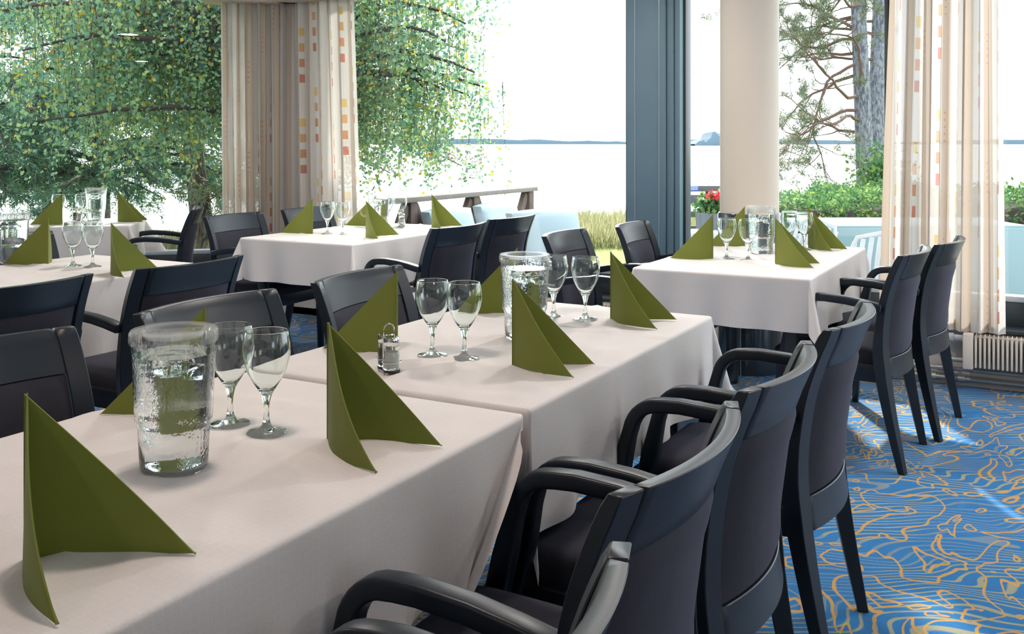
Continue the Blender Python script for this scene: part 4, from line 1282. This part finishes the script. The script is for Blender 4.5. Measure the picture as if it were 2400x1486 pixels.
# --- tall grass on the bank
def grass(d0, d1, l0, l1, n, hgt, label, z=GZ):
    d = rng.uniform(d0, d1, n); l = rng.uniform(l0, l1, n)
    P = d[:, None] * CAMF + l[:, None] * CAMR + np.array([0, 0, z])
    Dv = rng.normal(0, 0.25, (n, 3)); Dv[:, 2] = 1; Dv /= np.linalg.norm(Dv, axis=1, keepdims=True)
    V, F = blades(P, Dv, hgt, 0.022)
    tag(npobj('tall_grass', V, F, M['grass'], None), label, 'grass', kind='stuff')
grass(14.5, 19.5, 0.1, 3.2, 7000, 0.33, 'tall pale grass on the bank left of the blue post')
grass(15, 20, 2.6, 5.2, 2500, 0.33, 'tall pale grass seen through the plank fence')
grass(12.5, 14.9, -6.5, -3.6, 5000, 0.30, 'tall pale grass on the bank beyond the left window')

# --- terrace railing left of the middle window view
def railing():
    t = thing('terrace_railing', 'weathered brown wooden terrace railing with slanted braces', 'railing', (-4.22, 6.1, GZ), 0)
    obj('hand_rail', box(-0.06, 0.06, -0.35, 2.0, 1.125, 1.165), M['rail_top'], t, bevel=0.006)
    obj('lower_rail', box(-0.02, 0.02, -0.35, 1.93, 0.40, 0.50), M['rail_wood'], t, bevel=0.004)
    for y in (0.0, 0.92, 1.90):
        obj('post', box(-0.045, 0.045, y - 0.045, y + 0.045, 0.0, 1.125), M['rail_wood'], t, bevel=0.005)
        for s_ in (-1, 1):
            if y == 1.90 and s_ == 1: continue
            obj('brace', add_sweep(B(), [(0, y + s_ * 0.05, 1.10), (0, y + s_ * 0.40, 0.52)], (1, 0, 0), (0.05, 0.07)), M['rail_wood'], t, bevel=0.004)
railing()
bm = B()
deck = thing('terrace_deck', 'pale plank terrace deck outside the windows', None, (0, 0, 0), 0, kind='structure')
dk = obj('plank', box(-4.6, 3.4, 0, 0.135, GZ, GZ + 0.06), M['deck'], deck, bevel=0.004, segs=1, loc=(0, 5.95, 0))
for k in range(1, 22): inst(dk, loc=(0, 5.95 + 0.14 * k, 0))
DZ = GZ + 0.06
# --- garden armchairs with pale cushions
def garden_chair(x, y, rz, label, green=False):
    t = thing('garden_armchair', label, 'garden chair', (x, y, DZ), rz, 'garden armchairs on the terrace')
    for s_ in (-1, 1):
        obj('arm', box(s_ * 0.34 - 0.03, s_ * 0.34 + 0.03, -0.32, 0.32, 0.50, 0.54), M['steel'], t, bevel=0.006)
        for y_ in (-0.29, 0.29): obj('leg', box(s_ * 0.34 - 0.022, s_ * 0.34 + 0.022, y_ - 0.022, y_ + 0.022, 0, 0.50), M['steel'], t, bevel=0.004)
    obj('seat_frame', box(-0.33, 0.33, -0.30, 0.30, 0.22, 0.27), M['steel'], t, bevel=0.004)
    def cush(x0, x1, y0, y1, z0, z1):
        def f(u, v_, s__):
            p = (1 - (2 * u - 1) ** 6) * (1 - (2 * v_ - 1) ** 6)
            return (x0 + (x1 - x0) * u, (y0 + y1) / 2 + (y1 - y0) / 2 * (0.45 + 0.55 * p) * (1 if s__ == 0 else -1) - 0.18 * (v_) * (1 if y0 < -0.1 else 0), z0 + (z1 - z0) * v_ + 0.02 * math.sin(PI * u) * v_)
        return add_grid_slab(B(), 12, 12, f)
    obj('back_cushion', cush(-0.30, 0.30, -0.30, -0.12, 0.36, 0.99), M['cushion'], t, smooth=70)
    def sc(u, v_, s__):
        p = (1 - (2 * u - 1) ** 6) * (1 - (2 * v_ - 1) ** 6)
        return (-0.30 + 0.6 * u, -0.22 + 0.54 * v_, 0.335 + (0.065 * (0.4 + 0.6 * p)) * (1 if s__ == 0 else -1))
    obj('seat_cushion', add_grid_slab(B(), 12, 12, sc), M['cushion'], t, smooth=70)
    if green: 
        o = obj('back_lining', box(-0.28, -0.02, -0.40, -0.385, 0.80, 0.93), M['cushion_green'], t, bevel=0.005)
        o.rotation_euler = (0.24, 0, 0); o.location = (0, 0.17, 0.05)
    return t
gcx = [(-3.78, 6.55, 'left garden armchair with pale blue cushion beyond the middle table'), (-3.62, 7.35, 'second garden armchair with pale blue cushion beside railing post')]
garden_chair(-3.72, 6.44, -PI / 2, gcx[0][2])
garden_chair(-3.72, 7.20, -PI / 2, gcx[1][2], True)
garden_chair(-3.02, 6.42, -PI / 2 - 0.5, 'right garden armchair with pale blue cushion, lower and nearer the blue post')
# --- plank fence between post and column
def fence():
    c = cam_pt(10.2, 1.95, GZ)
    t = thing('plank_fence', 'grey horizontal plank fence outside between blue post and column', 'fence', c, YAW)
    for z0, z1 in ((1.065, 1.125), (0.93, 1.03), (0.80, 0.86), (0.655, 0.71), (0.40, 0.50)):
        obj('plank', box(-0.72, 0.55, -0.02, 0.02, z0, z1), M['board'], t, bevel=0.004)
    for x in (-0.70, 0.10, 0.50): obj('post', box(x - 0.03, x + 0.03, 0.022, 0.08, 0, 1.12), M['board'], t, bevel=0.004)
    return c
fc = fence()
sc_ = cam_pt(10.14, 1.88, 0.80)
t = thing('small_sign', 'small blue sign with white lines on top fence plank', 'sign', sc_, YAW)
obj('plate', box(-0.05, 0.05, 0, 0.008, -0.025, 0.025), M['sign'], t, bevel=0.002)
for z in (-0.016, -0.002, 0.012): obj('white_line', box(-0.038, 0.038, -0.0015, 0.0, z, z + 0.005), M['white_paint'], t, smooth=0)
# white bench box and grey storage box below the fence
c = cam_pt(9.5, 1.80, DZ)
t = thing('terrace_chest', 'white-lidded grey storage chest below the plank fence', 'chest', c, YAW)
obj('chest_body', box(-0.30, 0.42, -0.20, 0.20, 0, 0.56), M['board'], t, bevel=0.006)
obj('chest_lid', box(-0.32, 0.44, -0.22, 0.22, 0.565, 0.66), M['white_plastic'], t, bevel=0.01)
# planter with red geraniums
c = cam_pt(9.75, 2.02, DZ)
t = thing('flower_planter', 'grey planter with red geraniums in front of the plank fence', 'planter', c, YAW)
bm = add_sweep(B(), [(0, 0, 0), (0, 0, 0.82)], (1, 0, 0), [(0.28, 0.28), (0.34, 0.34)])
obj('pot', bm, M['planter'], t, bevel=0.008)
P = rng.normal(0, 1, (420, 3)) * np.array([0.09, 0.09, 0.05]) + np.array([0, 0, 0.89]); V, F = leaf_quads(P, 0.055, 0.9)
tag(npobj('leaves', V, F, M['hedge_leaf'], t), kind='stuff')
for k in range(7):
    a = k * 0.9; r = 0.05 + 0.06 * (k % 3) / 2
    P = rng.normal(0, 0.022, (60, 3)) + np.array([r * math.cos(a), r * math.sin(a) - 0.03, 0.955 + 0.035 * (k % 2)]); V, F = leaf_quads(P, 0.028, 0.9)
    npobj('blossom', V, F, M['petal'], t)
# pale blue garden table and white slatted chairs beyond the column table
c = cam_pt(7.9, 3.0, DZ)
t = thing('garden_table', 'pale blue covered garden table outside, right of the column', 'garden table', (c.x, c.y, DZ), YAW + 0.02)
obj('table_top', box(-0.70, 0.95, -0.40, 0.40, 0.84, 0.88), M['blue_cloth'], t, bevel=0.012)
obj('cloth_side', box(-0.70, 0.95, -0.415, -0.40, 0.05, 0.86), M['blue_cloth'], t, bevel=0.004)
for x in (-0.64, 0.88):
    for y in (-0.34, 0.34): obj('leg', box(x - 0.025, x + 0.025, y - 0.025, y + 0.025, 0, 0.84), M['white_plastic'], t, bevel=0.004)
def slat_chair(x, y, z, rz, label):
    t = thing('slatted_chair', label, 'garden chair', (x, y, z), rz, 'white slatted garden chairs')
    for k in range(8):
        xx = -0.20 + 0.4 * k / 7
        obj('slat', add_sweep(B(), [(xx, -0.20, 0.44), (xx * 1.05, -0.27, 0.70), (xx * 1.08, -0.33, 0.86 - 0.10 * (xx / 0.2) ** 2 * 0.5)], (1, 0, 0), (0.032, 0.012)), M['white_plastic'], t, bevel=0.002, segs=1)
    obj('back_rim', add_sweep(B(), [(-0.24, -0.20, 0.42), (-0.25, -0.28, 0.70), (-0.20, -0.335, 0.84), (0, -0.345, 0.89), (0.20, -0.335, 0.84), (0.25, -0.28, 0.70), (0.24, -0.20, 0.42)], (0, 1, 0.2), (0.014, 0.03)), M['white_plastic'], t, bevel=0.003, segs=1)
    obj('seat', box(-0.24, 0.24, -0.22, 0.24, 0.41, 0.44), M['white_plastic'], t, bevel=0.01)
    for s_ in (-1, 1):
        obj('arm', box(s_ * 0.26 - 0.025, s_ * 0.26 + 0.025, -0.26, 0.2, 0.63, 0.655), M['white_plastic'], t, bevel=0.006)
        for yy in (-0.22, 0.2): obj('leg', box(s_ * 0.25 - 0.02, s_ * 0.25 + 0.02, yy - 0.02, yy + 0.02, 0, 0.64), M['white_plastic'], t, bevel=0.004)
    return t
for d, l, z, rz, lab in ((6.55, 2.36, DZ, 2.9, 'white slatted garden chair in front of the pale blue table'), (7.2, 1.98, DZ - 0.05, 2.6, 'lower white slatted chair of the stack near the column'), (7.2, 1.98, DZ + 0.05, 2.6, 'upper white slatted chair of the stack near the column')):
    p = cam_pt(d, l); slat_chair(p.x, p.y, z, rz, lab)
# jetty on the lake at right
c = cam_pt(42, 12.3, -2.0)
t = thing('jetty', 'grey wooden jetty on the lake, right of the column', 'jetty', c, YAW - 0.25)
obj('jetty_deck', box(-2.5, 0.9, -0.8, 0.8, 0.42, 0.62), M['board'], t, bevel=0.02)
for x in (-2.0, -0.6, 0.6): obj('jetty_post', box(x - 0.08, x + 0.08, -0.6, -0.44, -0.6, 0.42), M['board'], t)
